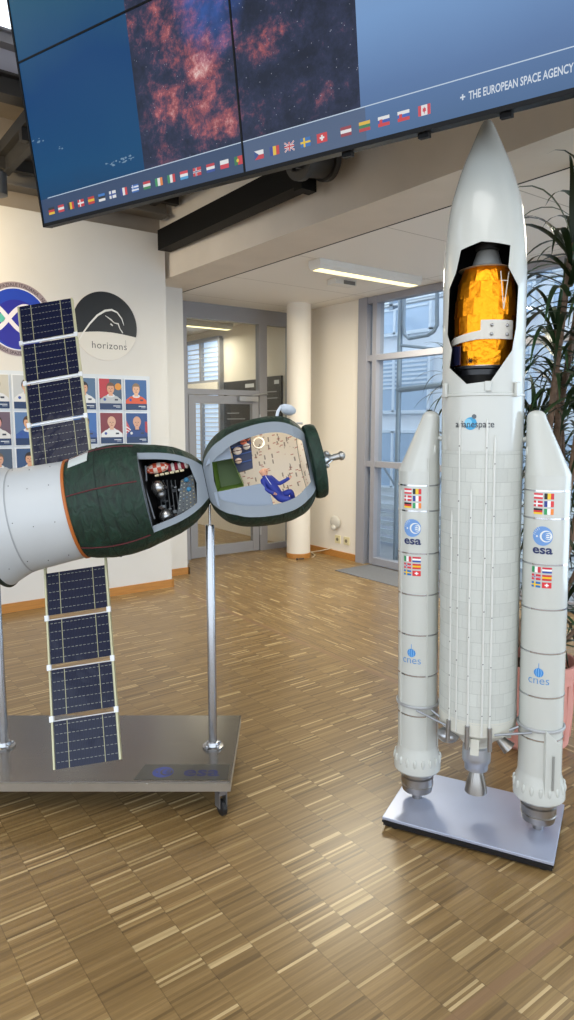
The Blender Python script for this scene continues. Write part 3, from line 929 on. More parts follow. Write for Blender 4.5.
def portrait(col, row, bg, suit, hair, skin, label, extra=None):
    x0 = 2.485 - .2375 * col; z1 = 1.93 - .293 * row
    w, h = .203, .265
    r = empty('portrait_photo', Vector((x0 + w / 2, 5.738, z1 - h)), label, 'portrait', 'astronaut portraits on the left wall')
    mb = MB(); mb.b2((-w / 2 - .006, -.01, -.006), (w / 2 + .006, 0, h + .006)); mb.build('frame', ink('e4e8ee'), r, smooth=False)
    f = Flat()
    f.rect(-w / 2, 0, w, h, bg)
    if extra == 'flags':
        f.poly([(-w / 2, .06), (-w / 2, .2), (-.075, .15), (-.055, .08)], 'c05058', 2)
        for i in range(3): f.stroke([(-w / 2, .085 + .03 * i), (-.06, .08 + .018 * i)], .008, 'e8e4e4', 3)
        f.rect(w / 2 - .025, .09, .025, .1, 'a8323c', 2)
    if extra == 'red':
        f.rect(-w / 2, .1, w * .45, h - .1, 'b8323c', 2); f.disc(.07, .2, .03, 'd8902c', 2)
    # shoulders, suit, collar
    f.poly([(-.1, .04), (-.098, .085), (-.06, .115), (-.03, .125), (.03, .125), (.06, .115), (.098, .085), (.1, .04)], suit, 4)
    f.disc(0, .122, .036, 'd8dade' if suit != '223f80' else '1a3068', 5, ry=.016)
    f.disc(-.055, .088, .012, '2e4fa0' if suit != '223f80' else 'd8dade', 6); f.rect(.035, .08, .03, .014, '30364a', 6)
    f.rect(-.018, .12, .036, .03, skin, 6)
    f.disc(0, .19, .038, hair, 5, ry=.046)
    f.disc(0, .178, .032, skin, 7, ry=.042)
    if hair != skin: f.disc(0, .205, .033, hair, 8, ry=.018, a0=0, a1=PI)
    f.rect(-.018, .182, .011, .004, '3a2a24', 9); f.rect(.007, .182, .011, .004, '3a2a24', 9); f.rect(-.009, .155, .018, .004, '9a4a44', 9); f.rect(-.003, .165, .006, .012, 'b88468', 9)
    f.rect(-w / 2, 0, w, .055, '1b3560', 10)
    f.rect(.02, .03, .065, .006, 'dde2ea', 11); f.rect(.045, .018, .04, .005, 'b8c0d0', 11)
    f.build('photo_print', lambda x, y, l: Vector((x, -.0105 - l, y)), r, lift=.0002)


P = [
    (0, 0, '35609a', 'd8552c', '8a7050', 'e0b090', 'portrait of a smiling person in an orange flight suit, end of the top row', None),
    (1, 0, '40556e', 'b8bcc0', '6a4a34', 'd8a080', 'portrait of a person in a pale suit before a red flag, top row', 'red'),
    (2, 0, '506e90', 'dcdee0', '2a201c', 'd8a484', 'portrait half hidden right behind the upper solar array, top row, dark haired', None),
    (4, 0, 'c0c4c8', 'dcdcdc', '4a3628', 'd8a888', 'portrait left of the upper solar array, top row, dark hair on a pale ground', None),
    (5, 0, 'c8c4b8', 'dadce0', '5a4636', 'd4a484', 'portrait cut by the left edge of the photo, top row, pale ground', None),
    (0, 1, '2a4c88', '223f80', 'd0a088', 'd0a088', 'portrait of a bald person in a dark blue suit with striped flag, second row', 'flags'),
    (1, 1, '7d2f38', 'dfe1e4', 'd4a890', 'd4a890', 'portrait of a bald person in a white spacesuit on dark red, second row', None),
    (2, 1, '3a6ab0', '3a5ca0', '503a2c', 'd8a888', 'portrait half hidden right behind the upper solar array, second row, blue suit', None),
    (4, 1, '5a7cac', '2f56a0', '4a3020', 'd8a480', 'portrait of a dark haired person in mid blue suit left of the array', None),
    (5, 1, '6a5868', 'dcdcde', '3a2822', 'd0988c', 'portrait cut by the left edge of the photo, second row, white suit', None),
    (4, 2, '33507c', 'dcdee0', '2c1e1a', 'd8a484', 'portrait just above the white module, third row, person in a white suit', None),
    (5, 2, '4a5a70', 'b4b8bc', '6a5a50', 'd0a088', 'portrait above the left end of the white module, third row, grey suit', None),
]
for col_, row_, bg, su, ha, sk, lab, ex in P:
    portrait(col_, row_, bg, su, ha, sk, lab, ex)

# ================================================================== VIDEO WALL
az = rad(19.4)
Dv = Vector((math.sin(az), -math.cos(az), 0))
UPv = Vector((-0.13936969, -0.04907981, 0.98902339)).normalized()
UPv = (UPv - Dv * UPv.dot(Dv)).normalized()
NV = Dv.cross(UPv)            # points away from or to the viewer, fixed below
if NV.dot(EYE - Vector((1.1, 3.4, 2.5))) < 0:
    NV = -NV
SO = Vector((0.9595447, 2.99350127, 1.55 + .82201248)); SO = EYE + (SO - EYE) * 1.15
Mv = Matrix(((Dv.x, UPv.x, NV.x, SO.x), (Dv.y, UPv.y, NV.y, SO.y), (Dv.z, UPv.z, NV.z, SO.z), (0, 0, 0, 1)))
vw = empty('video_wall', Mv, 'huge hanging video wall of joined screens showing a nebula and a row of flags', 'video screen')
bez = mat('screen_bezel', '060608', rough=.5, spec=.2)
TW, TH = 1.217, 0.690
mb = MB()
for i in range(3):
    for j in range(3):
        mb.b2((i * TW + .003, j * TH + .003, -.05), ((i + 1) * TW - .003, (j + 1) * TH - .003, -.002))
mb.build('cabinet', bez, vw, smooth=False)
mb = MB()
mb.b2((0, -.010, -.045), (3 * TW, .005, .004)); mb.b2((-.005, -.0105, -.046), (.005, 3 * TH, .0045))
for i in (1, 2, 3): mb.b2((i * TW - .004, .002, -.01), (i * TW + .004, 3 * TH, .0032))
for j in (1, 2, 3): mb.b2((.002, j * TH - .004, -.01), (3 * TW, j * TH + .004, .003))
mb.build('bezel', bez, vw, smooth=False)
ocean = screen_gradient('screen_ocean_glare_image', [(0.0, '1d4870'), (0.16, '14507e'), (0.45, '11477c'), (0.72, '30607e'), (1.0, '56707a')], 1, 0, 1.25, .25)  # upper grey-teal stops: reflection on the screens painted into the picture
mb = MB(); mb.b2((0, 0, -.002), (.70, 3 * TH, 0)); mb.build('screen_image', ocean, vw, smooth=False)
mb = MB(); mb.b2((.70, 0, -.002), (1.72, 3 * TH, 0)); mb.build('screen_image', nebula_material(), vw, smooth=False)
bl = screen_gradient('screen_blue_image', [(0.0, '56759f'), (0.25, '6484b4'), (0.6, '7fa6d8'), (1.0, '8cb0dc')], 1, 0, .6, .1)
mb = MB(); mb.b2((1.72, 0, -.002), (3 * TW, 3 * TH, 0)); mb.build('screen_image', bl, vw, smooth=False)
fl = Flat()
fl.rect(.0, 0, 1.217, .108, '1d3d66', 1)
fl.rect(1.217, 0, .52, .108, '41587c', 1)
fl.rect(.058, .108, 3.5, .0032, 'c4d6ea', 2)
fl.build('caption_bar', lambda x, y, l: Vector((x, y, .0003 + l)), vw, emit=.6, lift=.0003)
fl = Flat()
codes = ['de', 'at', 'be', 'dk', 'es', 'ee', 'fi', 'fr', 'gr', 'hu', 'ie', 'it', 'lu', 'no', 'nl', 'pl', 'pt']
SV = lambda px, py: (Mv.inverted() @ hit(px, py, SO, NV))
xs0, xs1 = SV(52, 212).x, SV(239, 161).x
for i, k in enumerate(codes):
    x = xs0 + (xs1 - xs0) * i / 16
    fl.flag(x - .021, .036, .042, .03, k)
for px, k in ((255.5, 'cz'), (271.5, 'ro'), (287, 'uk'), (303.5, 'se'), (320.5, 'ch'), (345, 'lv'), (364, 'lt'), (383.5, 'sk'), (403.5, 'si'), (424.5, 'ca')):
    x = SV(px, 110).x
    fl.flag(x - .021, .036, .042, .03, k)
q0, q1 = SV(469, 94).x, SV(572, 66).x
fl.text('THE EUROPEAN SPACE AGENCY', q0 , .046, .0325, 'dfe9f6', 3, align='LEFT', sx=.64, bold=.0006)
fl.text('+', q0 - .028, .047, .03, 'dfe9f6', 3, align='LEFT', bold=.001)
fl.build('flag_row', lambda x, y, l: Vector((x, y, .0012 + l)), vw, emit=.55, lift=.0004)
# clouds and island lights on the ocean picture
fl = Flat()
random.seed(3)
for cx, cy, sp, n in ((.56, .17, .09, 26), (.045, .36, .05, 9), (.2, .3, .02, 3)):
    for _ in range(n):
        x = cx + random.uniform(-sp, sp); y = cy + random.uniform(-.008, .01) + (cx - x) * (.25 if cx < .1 else 0)
        if x > .01: fl.disc(x, y, random.uniform(.003, .009), '7fa4c4', 1, ry=random.uniform(.001, .004), n=8)
fl.build('screen_clouds', lambda x, y, l: Vector((x, y, .0003 + l)), vw, emit=.45)
mb = MB()
for px_, py_ in ((421, 128), (504, 104), (344, 150)): mb.b2((SV(px_, py_).x - .018, -.024, -.04), (SV(px_, py_).x + .018, -.0102, -.015))
for x in (.4, 1.3, 2.2, 3.1): mb.b2((x, .1, -.14), (x + .05, 3 * TH, -.09))
for y in (.35, 1.2): mb.b2((.2, y, -.2), (3.4, y + .06, -.14))
mb.build('mount_frame', mat('mount_steel', '08080a', rough=.6, spec=.2), vw, smooth=False)
for x in (.5, 3.0):
    mb = MB(); mb.tube([(x, 1.9, -.17), (x - .0, 2.9, -.3 if x > 1 else -.3)], .02); mb.build('hanger_rod', MATS['mount_steel'], vw)

# ================================================================== ROCKET
RC = Vector((2.073, 1.553, 0))
Lx = Vector((0.447, -0.894, 0)).normalized()
Ly = Vector((0.894, 0.447, 0)).normalized()
Mr = Matrix(((Lx.x, Ly.x, 0, RC.x), (Lx.y, Ly.y, 0, RC.y), (0, 0, 1, 0), (0, 0, 0, 1)))
LEAN = 0.0183
SH = Matrix(((1, 0, -LEAN, 0), (0, 1, 0, 0), (0, 0, 1, 0), (0, 0, 0, 1)))   # the model stands slightly out of true
gloss_white = mat('gloss_white_paint', 'c6c8c2', rough=.22, coat=.5)
steel = mat('brushed_steel', 'a9a9ab', rough=.28, metal=.95, noise=.08, nscale=30, stretch=(1, 1, 12))
dark_steel = mat('dark_nozzle_steel', 'a09c97', rough=.3, metal=.95, noise=.15, nscale=18, stretch=(1, 1, .2))
black = mat('matt_black', '0d0d0e', rough=.6)
rocket = empty('rocket_model', Mr, 'tall white model rocket with two side boosters on a silver plinth', 'rocket')
plinth = empty('display_plinth', Mr, 'low rectangular silver plate with black edge carrying the model rocket', 'plinth')
mb = MB(); mb.b2((-.315, -.196, .033), (.305, .212, .045)); mb.build('top_plate', mat('silver_blue_plate', 'b4bbd0', rough=.36, metal=.5, noise=.03, nscale=5), plinth, smooth=False, bevel=.002)
mb = MB(); mb.b2((-.311, -.192, .010), (.301, .208, .033)); mb.b2((-.315, -.197, .024), (.305, .212, .031)); mb.build('black_edge', mat('edge_black', '15161a', rough=.3), plinth, smooth=False)
for sx in (-1, 1):
    for sy in (-1, 1):
        mb = MB(); mb.lathe([(.018, 0), (.018, .011)], 16, M=Matrix.Translation((sx * .27, sy * .165, 0))); mb.build('foot', black, plinth)

RB = .143
TILES = tile_material()
mb = MB(); mb.lathe([(RB - .004, .455), (RB, .46), (RB, 1.452)], 72, M=SH); mb.build('tank_section', TILES, rocket)
mb = MB(); mb.lathe([(RB - .01, .405), (RB, .415), (RB, .460), (RB - .004, .4601)], 72, 0, SH)
mb.lathe([(RB + .0012, .4625), (RB + .0012, .468)], 72, 0, SH)
mb.build('lower_ring', mat('cream_white_paint', 'd0cfc4', rough=.35), rocket)
mb = MB()
mb.lathe([(RB + .0008, 1.452), (RB + .0008, 1.642), (RB + .004, 1.644), (RB + .004, 1.652), (RB, 1.654)], 72, 0, SH)
mb.build('upper_stage', gloss_white, rocket)
for a in (-48, 60, 200):
    t = rad(a - 90)
    mb = MB(); mb.box(((RB + .008) * math.cos(t), (RB + .008) * math.sin(t), 1.665), (.012, .022, .05), M=SH, rz=t); mb.build('attachment_block', gloss_white, rocket, bevel=.003)
mb = MB(); mb.box((.045, -(RB - .0035), 1.675), (.022, .014, .034), M=SH); mb.build('access_hatch', gloss_white, rocket, smooth=False, bevel=.002)

# nose fairing with a cut-out: thick shell minus a prism
outer = [(RB, 1.654), (RB, 2.02), (.1425, 2.08), (.1395, 2.15), (.134, 2.21), (.1245, 2.28), (.117, 2.32), (.104, 2.365), (.090, 2.41), (.073, 2.455), (.0575, 2.49), (.0445, 2.52), (.0325, 2.548), (.022, 2.571), (.0125, 2.585), (.0004, 2.591)]
prof = outer + [(max(.0003, r - .006), z - (.008 if r < .03 else .003)) for r, z in reversed(outer[:-2])][:-1] + [(RB - .006, 1.654)]
mb = MB()
nO = len(outer)
seg = 96
vs, fs, ms = [], [], []
for r, z in prof:
    for k in range(seg):
        a = 2 * PI * k / seg
        vs.append(SH @ Vector((r * math.cos(a), r * math.sin(a), z)))
n = len(prof)
for i in range(n):
    for k in range(seg):
        k2 = (k + 1) % seg; i2 = (i + 1) % n
        fs.append((i * seg + k, i * seg + k2, i2 * seg + k2, i2 * seg + k)); ms.append(0 if i < nO - 1 else 1)
mb.v, mb.f, mb.m = vs, fs, ms
nose_paint = bpy.data.materials.new('fairing_paint')
nose_paint = gloss_white
fair = mb.build('nose_fairing', [nose_paint, black], rocket)
viewdir = Vector((RC.x, RC.y, 0)).normalized()
side = Vector((viewdir.y, -viewdir.x, 0))
hole_px = [(461, 250), (481.5, 241), (510.5, 244.7), (508.5, 266.7), (518.5, 286), (516, 327.6), (512, 350.5), (491, 381), (466.5, 384), (449.5, 368), (452, 349.6), (447.5, 334.6), (449.5, 289), (456, 273)]
loc_poly = []
for px, py in hole_px:
    # where the sight line meets the front of the fairing barrel
    r_ = ray(px, py); o2 = Vector((EYE.x - RC.x, EYE.y - RC.y)); d2 = Vector((r_.x, r_.y))
    zc = 1.9
    cshift = Lx * (-LEAN * zc)
    o2 = o2 - Vector((cshift.x, cshift.y))
    A_, B_, C_ = d2.dot(d2), 2 * o2.dot(d2), o2.dot(o2) - RB ** 2
    disc = B_ * B_ - 4 * A_ * C_
    t = (-B_ - math.sqrt(max(disc, 0))) / (2 * A_)
    p = EYE + r_ * t - RC
    loc_poly.append((p.dot(side), p.z))
mb = MB()
base = [side * u + Vector((0, 0, z)) for u, z in loc_poly]
n = len(base)
Mi = Mr.to_3x3().inverted()
ctr = Lx * (-LEAN * 1.9)
near_ = [Mi @ (q - viewdir * .3) for q in base]
far_ = [Mi @ (q - viewdir * .012) for q in base]
mb.add(near_ + far_, [tuple(range(n)), tuple(range(2 * n - 1, n - 1, -1))] + [(i, n + i, n + (i + 1) % n, (i + 1) % n) for i in range(n)])
cutter = mb.build('cutter', [black], None, smooth=False)
cutter.matrix_world = Mr
md = fair.modifiers.new('hole', 'BOOLEAN')
md.object = cutter; md.operation = 'DIFFERENCE'; md.solver = 'EXACT'
bpy.context.view_layer.update()
dg = bpy.context.evaluated_depsgraph_get()
me_new = bpy.data.meshes.new_from_object(fair.evaluated_get(dg))
fair.modifiers.clear()
old = fair.data; fair.data = me_new; bpy.data.meshes.remove(old)
me_new.materials.clear(); me_new.materials.append(nose_paint); me_new.materials.append(black)
for p in me_new.polygons:
    # outer skin keeps white; inside and cut edges are black
    c = p.center
    cc = Vector((c.x + LEAN * c.z, c.y, 0))
    nn = p.normal
    outward = cc.normalized().dot(Vector((nn.x, nn.y, 0)))
    rr = cc.length
    exp = RB
    for (r0, z0), (r1, z1) in zip(outer[:-1], outer[1:]):
        if z0 <= c.z <= z1: exp = r0 + (r1 - r0) * (c.z - z0) / max(z1 - z0, 1e-6)
    p.material_index = 0 if (rr > exp - .0035 and (outward > .05 or nn.z > .2)) else 1
    p.use_smooth = True
me_new.set_sharp_from_angle(angle=rad(30))
bpy.data.objects.remove(cutter)

# decals on barrels: u runs round the front, v is height
def barrel(cx, R, ang0=0.0):
    def f(u, v, l):
        t = u / R + ang0
        return SH @ Vector((cx + (R + l) * math.sin(t), -(R + l) * math.cos(t), v))
    return f


cutsf = lambda w: [w * (i / 10 - .5) * 2 for i in range(1, 10)]
fl = Flat()
fl.text('arianespace', 0, 1.535, .034, '3b4048', 2, sx=.86)
fl.disc(-.012, 1.548, .022, '3a9fd0', 1); fl.disc(-.02, 1.552, .013, '7cc4e4', 3); fl.disc(0, 1.572, .008, '5a5f66', 1)
fl.text('arianespace', 0, 1.535, .034, '3b4048', 5, sx=.86)
fl.build('company_lettering', barrel(0, RB + .0012), rocket, cuts=[-.09 + .01 * i for i in range(19)])
# conduits down the tank
for px, ytop, ybot, rr in ((458.2, 417, 728, .0032), (484, 419, 738, .0042), (491.8, 434, 738, .0042), (469.8, 489.5, 742, .0045), (451.5, 513, 735, .0035)):
    # angle round the barrel from the sight line, taken at mid height
    r_ = ray(px, 600)
    zc = .9
    cs = Lx * (-LEAN * zc)
    o2 = Vector((EYE.x - RC.x - cs.x, EYE.y - RC.y - cs.y)); d2 = Vector((r_.x, r_.y))
    A_, B_, C_ = d2.dot(d2), 2 * o2.dot(d2), o2.dot(o2) - RB ** 2
    t = (-B_ - math.sqrt(max(B_ * B_ - 4 * A_ * C_, 0))) / (2 * A_)
    q = Vector((o2.x + d2.x * t, o2.y + d2.y * t, 0))
    ql = Mi @ q
    ang = math.atan2(ql.x, -ql.y)
    ztop = {417: 1.57, 419: 1.565, 434: 1.51, 489.5: 1.32, 513: 1.24}[ytop]
    P_ = lambda z, e=0.0: SH @ Vector(((RB + .003 + e) * math.sin(ang), -(RB + .003 + e) * math.cos(ang), z))
    mb = MB(); mb.tube([P_(.42), P_(ztop - .02), P_(ztop)], [rr, rr, rr * .3], 8)
    for i in range(6):
        z = .5 + (ztop - .6) * i / 5
        mb.ball(P_(z, .003), .0025, 1, 6, 4)
    o = mb.build('conduit', [mat('conduit_white', 'd6d7d2', rough=.35), mat('bolt_dark', '4d4d4a', rough=.5)], rocket)
    if ytop in (513, 489.5, 434):
        mb = MB(); mb.tube([P_(.455, .004), P_(.37, .008)], .0085, 10); mb.build('pipe_end', steel, o)

# engine bay
mb = MB()
cream = MATS['cream_white_paint']
mb.lathe([(.055, .335), (.075, .36), (.135, .405), (.14, .41)], 10, 0, SH)
mb.lathe([(.038, .322), (.047, .325), (.047, .345), (.055, .348)], 32, 0, SH)
for i in (0, 2, 3, 4):
    t = rad(-90 + 60 * i + 8)
    q = SH @ Vector((.112 * math.cos(t), .112 * math.sin(t), .372)); mb.box(q, (.05, .03, .062), rz=t)
mb.build('thrust_frame', cream, rocket, smooth=False)
mb = MB(); mb.ball(SH @ Vector((-.098, -.055, .362)), .037, sc=(1.15, 1, .78)); mb.build('helium_tank', mat('satin_silver_metal', 'b4b5b8', rough=.3, metal=.85), rocket)
mb = MB(); mb.lathe([(.028, -.03), (.012, .03)], 20, M=Matrix.Translation(SH @ Vector((.105, -.045, .372))) @ Matrix.Rotation(rad(-50), 4, 'Y')); mb.build('exhaust_horn', dark_steel, rocket)
mb = MB(); mb.lathe([(.043, .325), (.052, .318), (.0545, .284), (.054, .262), (.045, .247), (.044, .226), (.03, .223)], 40, 0, SH)
mb.build('engine', mat('pale_satin_metal', 'b9bdc6', rough=.32, metal=.7), rocket)
mb = MB(); mb.lathe([(.018, .226), (.02, .222), (.03, .192), (.038, .162), (.0425, .132), (.0405, .132), (.034, .167), (.02, .212)], 40, 0, SH, caps=False)
for i in range(3):
    t = rad(-105 + 120 * i); mb.tube([SH @ Vector((.021 * math.cos(t), .021 * math.sin(t), .222)), SH @ Vector((.034 * math.cos(t), .034 * math.sin(t), .177))], .0025, 6)
mb.build('main_nozzle', dark_steel, rocket)


def booster(sx):
    cx = .23 * sx - (.003 if sx < 0 else 0)
    T = SH @ Matrix.Translation((cx, 0, 0))
    BR = .0775
    b = empty('booster', Matrix.Identity(4)); b.parent = rocket
    b.matrix_local = Matrix.Identity(4)
    mb = MB(); mb.lathe([(BR, .255), (BR, 1.37)], 56, 0, T); mb.build('casing', gloss_white, b)
    mb = MB()
    off = lambda z: (-sx * (.043 * min(1, max(0, (z - 1.375) / .195))) if z < 1.57 else -sx * .043, 0)
    pr = [(BR, 1.37), (.076, 1.376)] + [(.076 - (.076 - .0325) * i / 8, 1.376 + (1.57 - 1.376) * i / 8) for i in range(1, 9)] + [(.0325 * math.cos(rad(a)), 1.57 + .025 * math.sin(rad(a))) for a in (20, 40, 60, 75, 89)]
    mb.lathe(pr, 56, 0, T, cen=off)
    mb.build('nose_cone', gloss_white, b)
    mb = MB(); mb.ball(T @ Vector((-sx * .068, -.03, 1.45)), .008, sc=(.6, .6, 2.2)); mb.build('separation_motor', gloss_white, b)
    chrome = mat('chrome_band', 'c9c9cc', rough=.12, metal=1.0)
    for z in (1.318, 1.222, 1.06, .9, .742, .58, .418, .266):
        mb = MB(); mb.lathe([(BR, z - .0032), (BR + .0012, z - .0028), (BR + .0012, z + .0028), (BR, z + .0032)], 56, 0, T, caps=False); mb.build('ring_band', chrome, b)
    # flared skirt with lugs
    mb = MB(); mb.lathe([(BR, .280), (.0785, .270), (.088, .235), (.093, .205), (.0925, .182), (.087, .175), (.05, .173)], 56, 0, T)
    for i in range(18):
        t = 2 * PI * i / 18
        q = T @ Vector((.088 * math.cos(t), .088 * math.sin(t), .225)); mb.ball(q, .0075, 0, 8, 6, sc=(1, 1, 2.6))
    mb.build('skirt', gloss_white, b)
    mb = MB(); mb.lathe([(.062, .175), (.062, .150), (.056, .147), (.064, .143), (.064, .116), (.060, .113), (.064, .110), (.059, .084), (.03, .079), (.019, .077), (.019, .045)], 40, 0, T); mb.build('nozzle', dark_steel, b)
    # bracket ring and struts to the core
    mb = MB(); mb.ring(.0815, .004, .455, M=T, sz=1.6); mb.build('bracket_ring', mat('bracket_grey', 'b4b6b8', rough=.35, metal=.4), b)
    mb = MB()
    for yy, y2 in ((-.075, -.115), (-.045, -.06), (.05, .05)):
        mb = MB()
        p0 = SH @ Vector((cx - sx * (.02 if yy < -.06 else .07), yy - .008, .448)); p1 = SH @ Vector((sx * (.085 if y2 < -.1 else .12), y2 , .425)); mb.tube([p0, p1], .005, 8)
        mb.build('strut', mat('strut_grey', '9a9ca0', rough=.3, metal=.7), b)
    mb = MB(); mb.tube([SH @ Vector((cx - sx * .055, 0, 1.5)), SH @ Vector((sx * (RB - .004), 0, 1.49))], .009, 10); mb.build('upper_link', gloss_white, b)
    # cable ducts
    for a in ((12, -70) if sx < 0 else (62,)):
        t = rad(a) if sx > 0 else rad(a + 30)
        if sx > 0: continue
        mb = MB(); mb.tube([T @ Vector(((BR + .001) * math.sin(t), -(BR + .001) * math.cos(t), .28)), T @ Vector(((BR + .001) * math.sin(t), -(BR + .001) * math.cos(t), 1.42 if a == 12 else 1.3))], .0028, 6)
        mb.build('cable_duct', gloss_white, b)
    # side box low on the casing
    t = rad(38 if sx > 0 else 150)
    n_ = Vector((math.sin(t), -math.cos(t), 0)); s_ = Vector((math.cos(t), math.sin(t), 0))
    Mb = T @ Matrix(((s_.x, n_.x, 0, 0), (s_.y, n_.y, 0, 0), (0, 0, 1, 0), (0, 0, 0, 1)))
    mb = MB()
    mb.add([(x, .066 if j == 0 else y, z) for j in (0, 1) for x, y, z in ((-.03, .088, .19), (.03, .088, .19), (.03, .088, .405), (-.03, .084, .465), (-.03, .088, .19))],
           [(0, 1, 2, 3), (5, 6, 7, 8), (0, 1, 6, 5), (1, 2, 7, 6), (2, 3, 8, 7), (3, 0, 5, 8)], 0, Mb)
    mb.b2((-.006, .089, .24), (.003, .092, .37), 1, Mb)
    mb.build('side_box', [gloss_white, mat('slot_grey', '8d8d88', rough=.5)], b, smooth=False, bevel=.002)
    Rd = BR + .0006
    cuts = [-.05 + .008 * i for i in range(13)]
    dz = 0 if sx < 0 else 0.004
    u0 = -.004
    for grid, zt in (((('at', 'be'), ('dk', 'fr'), ('de', 'ie')), 1.306), ((('it', 'nl'), ('no', 'es'), ('se', 'ch')), 1.048)):
        fl = Flat()
        for r_i, row in enumerate(grid):
            for c_i, k in enumerate(row):
                fl.flag(u0 - .034 + c_i * .0365, zt + dz - .020 - r_i * .0265, .0315, .0205, k)
        fl.build('flag_decal', barrel(cx, Rd), b, cuts=cuts, lift=.00025)
    fl = Flat(); fl.esa_logo(u0, 1.158 + dz, .034, c='6d98d2', tw=.95)
    fl.build('agency_logo', barrel(cx, Rd), b, cuts=cuts, lift=.00025)
    fl = Flat()
    fl.disc(u0, .672, .0165, '3d8ad0', 1); fl.rect(u0 - .001, .655, .002, .052, '3d8ad0', 1)
    for i in (-1, 0, 1): fl.stroke([(u0 + i * .007, .658), (u0 + i * .009, .672), (u0 + i * .007, .686)], .0012, 'a8d0f0', 2)
    fl.text('cnes', u0, .630, .043, '3a86c8', 1, sx=1.0, bold=-.0004)
    fl.build('agency_logo', barrel(cx, Rd), b, cuts=cuts, lift=.00025)


booster(-1)
booster(1)

# ------------------------------------------------------------------ satellite inside the fairing
def gold_material():
    m, N, L, b = new_mat('gold_foil')
    tc = N.new('ShaderNodeTexCoord')
    n = N.new('ShaderNodeTexNoise'); n.inputs['Scale'].default_value = 45; n.inputs['Detail'].default_value = 3
    L.new(tc.outputs['Object'], n.inputs['Vector'])
    bp = N.new('ShaderNodeBump'); bp.inputs['Strength'].default_value = .5; bp.inputs['Distance'].default_value = .01
    L.new(n.outputs['Fac'], bp.inputs['Height']); L.new(bp.outputs['Normal'], b.inputs['Normal'])
    b.inputs['Base Color'].default_value = (1.0, .34, .01, 1)
    b.inputs['Metallic'].default_value = .9
    b.inputs['Roughness'].default_value = .33
    return m


GOLD = gold_material()
sat = empty('satellite_model', Mr @ Matrix.Translation((-LEAN * 1.7, 0, 1.70)), 'gold foil wrapped satellite with white clamp band inside the opening of the rocket nose', 'satellite')
seg = 16
random.seed(11)
mb = MB()
prof = [(.096, .045), (.100, .10), (.106, .16), (.107, .22), (.104, .28), (.098, .335), (.080, .385)]
for i in range(len(prof) - 1):
    for k in range(seg):
        a0_, a1_ = 2 * PI * (k + (i % 2) * .5) / seg, 2 * PI * (k + 1 + (i % 2) * .5) / seg
        e0, e1_ = random.uniform(-.002, .002), random.uniform(-.002, .002)
        (r0, z0), (r1, z1) = prof[i], prof[i + 1]
        mb.add([((r0 + e0) * math.cos(a0_), (r0 + e0) * math.sin(a0_), z0), ((r0 + e1_) * math.cos(a1_), (r0 + e1_) * math.sin(a1_), z0),
                ((r1 + e1_) * math.cos(a1_), (r1 + e1_) * math.sin(a1_), z1), ((r1 + e0) * math.cos(a0_), (r1 + e0) * math.sin(a0_), z1)], [(0, 1, 2, 3)])
mb.lathe([(.09, .046), (.09, .2), (.09, .33), (.07, .38)], 24)
mb.build('foil_body', GOLD, sat, smooth=False)
mb = MB(); mb.lathe([(.098, .385), (.075, .393), (.052, .40), (.038, .445), (.034, .45)], 32); mb.build('top_cone', mat('pale_cone', 'b8b6b0', rough=.4, metal=.3), sat)
mb = MB(); mb.lathe([(.03, .45), (.042, .455), (.042, .47), (.02, .478)], 32); mb.build('top_cap', mat('grey_cap', '3c3c3e', rough=.4), sat)
mb = MB(); mb.lathe([(.10, .047), (.10, .040), (.092, .036), (.092, .018), (.075, .0), (.06, -.02)], 40); mb.build('adapter_cone', mat('adapter_black', '17181b', rough=.35), sat)
mb = MB(); mb.lathe([(.1005, .046), (.1015, .048), (.1005, .05)], 40, caps=False); mb.build('adapter_ring', steel, sat)
band = mat('clamp_white', 'd0ccc2', rough=.4)
mb = MB()
Rb = .111


def bandpt(t, z, e=0): return Vector(((Rb + e) * math.sin(t), -(Rb + e) * math.cos(t), z))


def slab(pts):   # pts: list of (angle, zlo, zhi)
    o = len(mb.v); n = len(pts)
    for t, zl, zh in pts:
        for e in (0, .005):
            mb.v.append(bandpt(t, zl, e)); mb.v.append(bandpt(t, zh, e))
    for i in range(n - 1):
        a_, b2_ = o + 4 * i, o + 4 * (i + 1)
        for f in ((a_ + 2, b2_ + 2, b2_ + 3, a_ + 3), (a_, a_ + 1, b2_ + 1, b2_), (a_, b2_, b2_ + 2, a_ + 2), (a_ + 1, a_ + 3, b2_ + 3, b2_ + 1)):
            mb.f.append(f); mb.m.append(0)
    for a_ in (o, o + 4 * (n - 1)):
        mb.f.append((a_, a_ + 1, a_ + 3, a_ + 2)); mb.m.append(0)


slab([(rad(-78 + 7 * i), .118 + .0016 * i, .140 + .0022 * i) for i in range(13)])
slab([(rad(4 + 6 * i), .136, .20) for i in range(11)])
o = mb.build('clamp_band', band, sat)
for t in (22, 50):
    for z in (.152, .182):
        mb = MB(); mb.ball(bandpt(rad(t), z, .006), .006, 0, 10, 6); mb.build('bolt', steel, o)
mb = MB()
for a_, b2_ in (((34, .36), (42, .235)), ((50, .36), (42, .235)), ((36, .33), (48, .33))):
    mb.tube([bandpt(rad(a_[0]), a_[1], .004), bandpt(rad(b2_[0]), b2_[1], .004)], .0018, 6)
mb.build('strut_frame', mat('strut_white', 'd8d0c0', rough=.4), sat)
mb = MB()
slab([(rad(-66 + 8 * i), .052, .118) for i in range(5)])
mb.build('dark_panel', mat('navy_panel', '1d1f3a', rough=.3), sat)
mb = MB()
for i in range(8):
    t = rad(45 * i); mb.tube([bandpt(rad(-12), .064, .004), bandpt(rad(-12) + .1 * math.cos(t), .064 + .011 * math.sin(t), .009)], .0018, 5)
mb.ball(bandpt(rad(-12), .064, .005), .006); mb.build('thruster', black, sat)

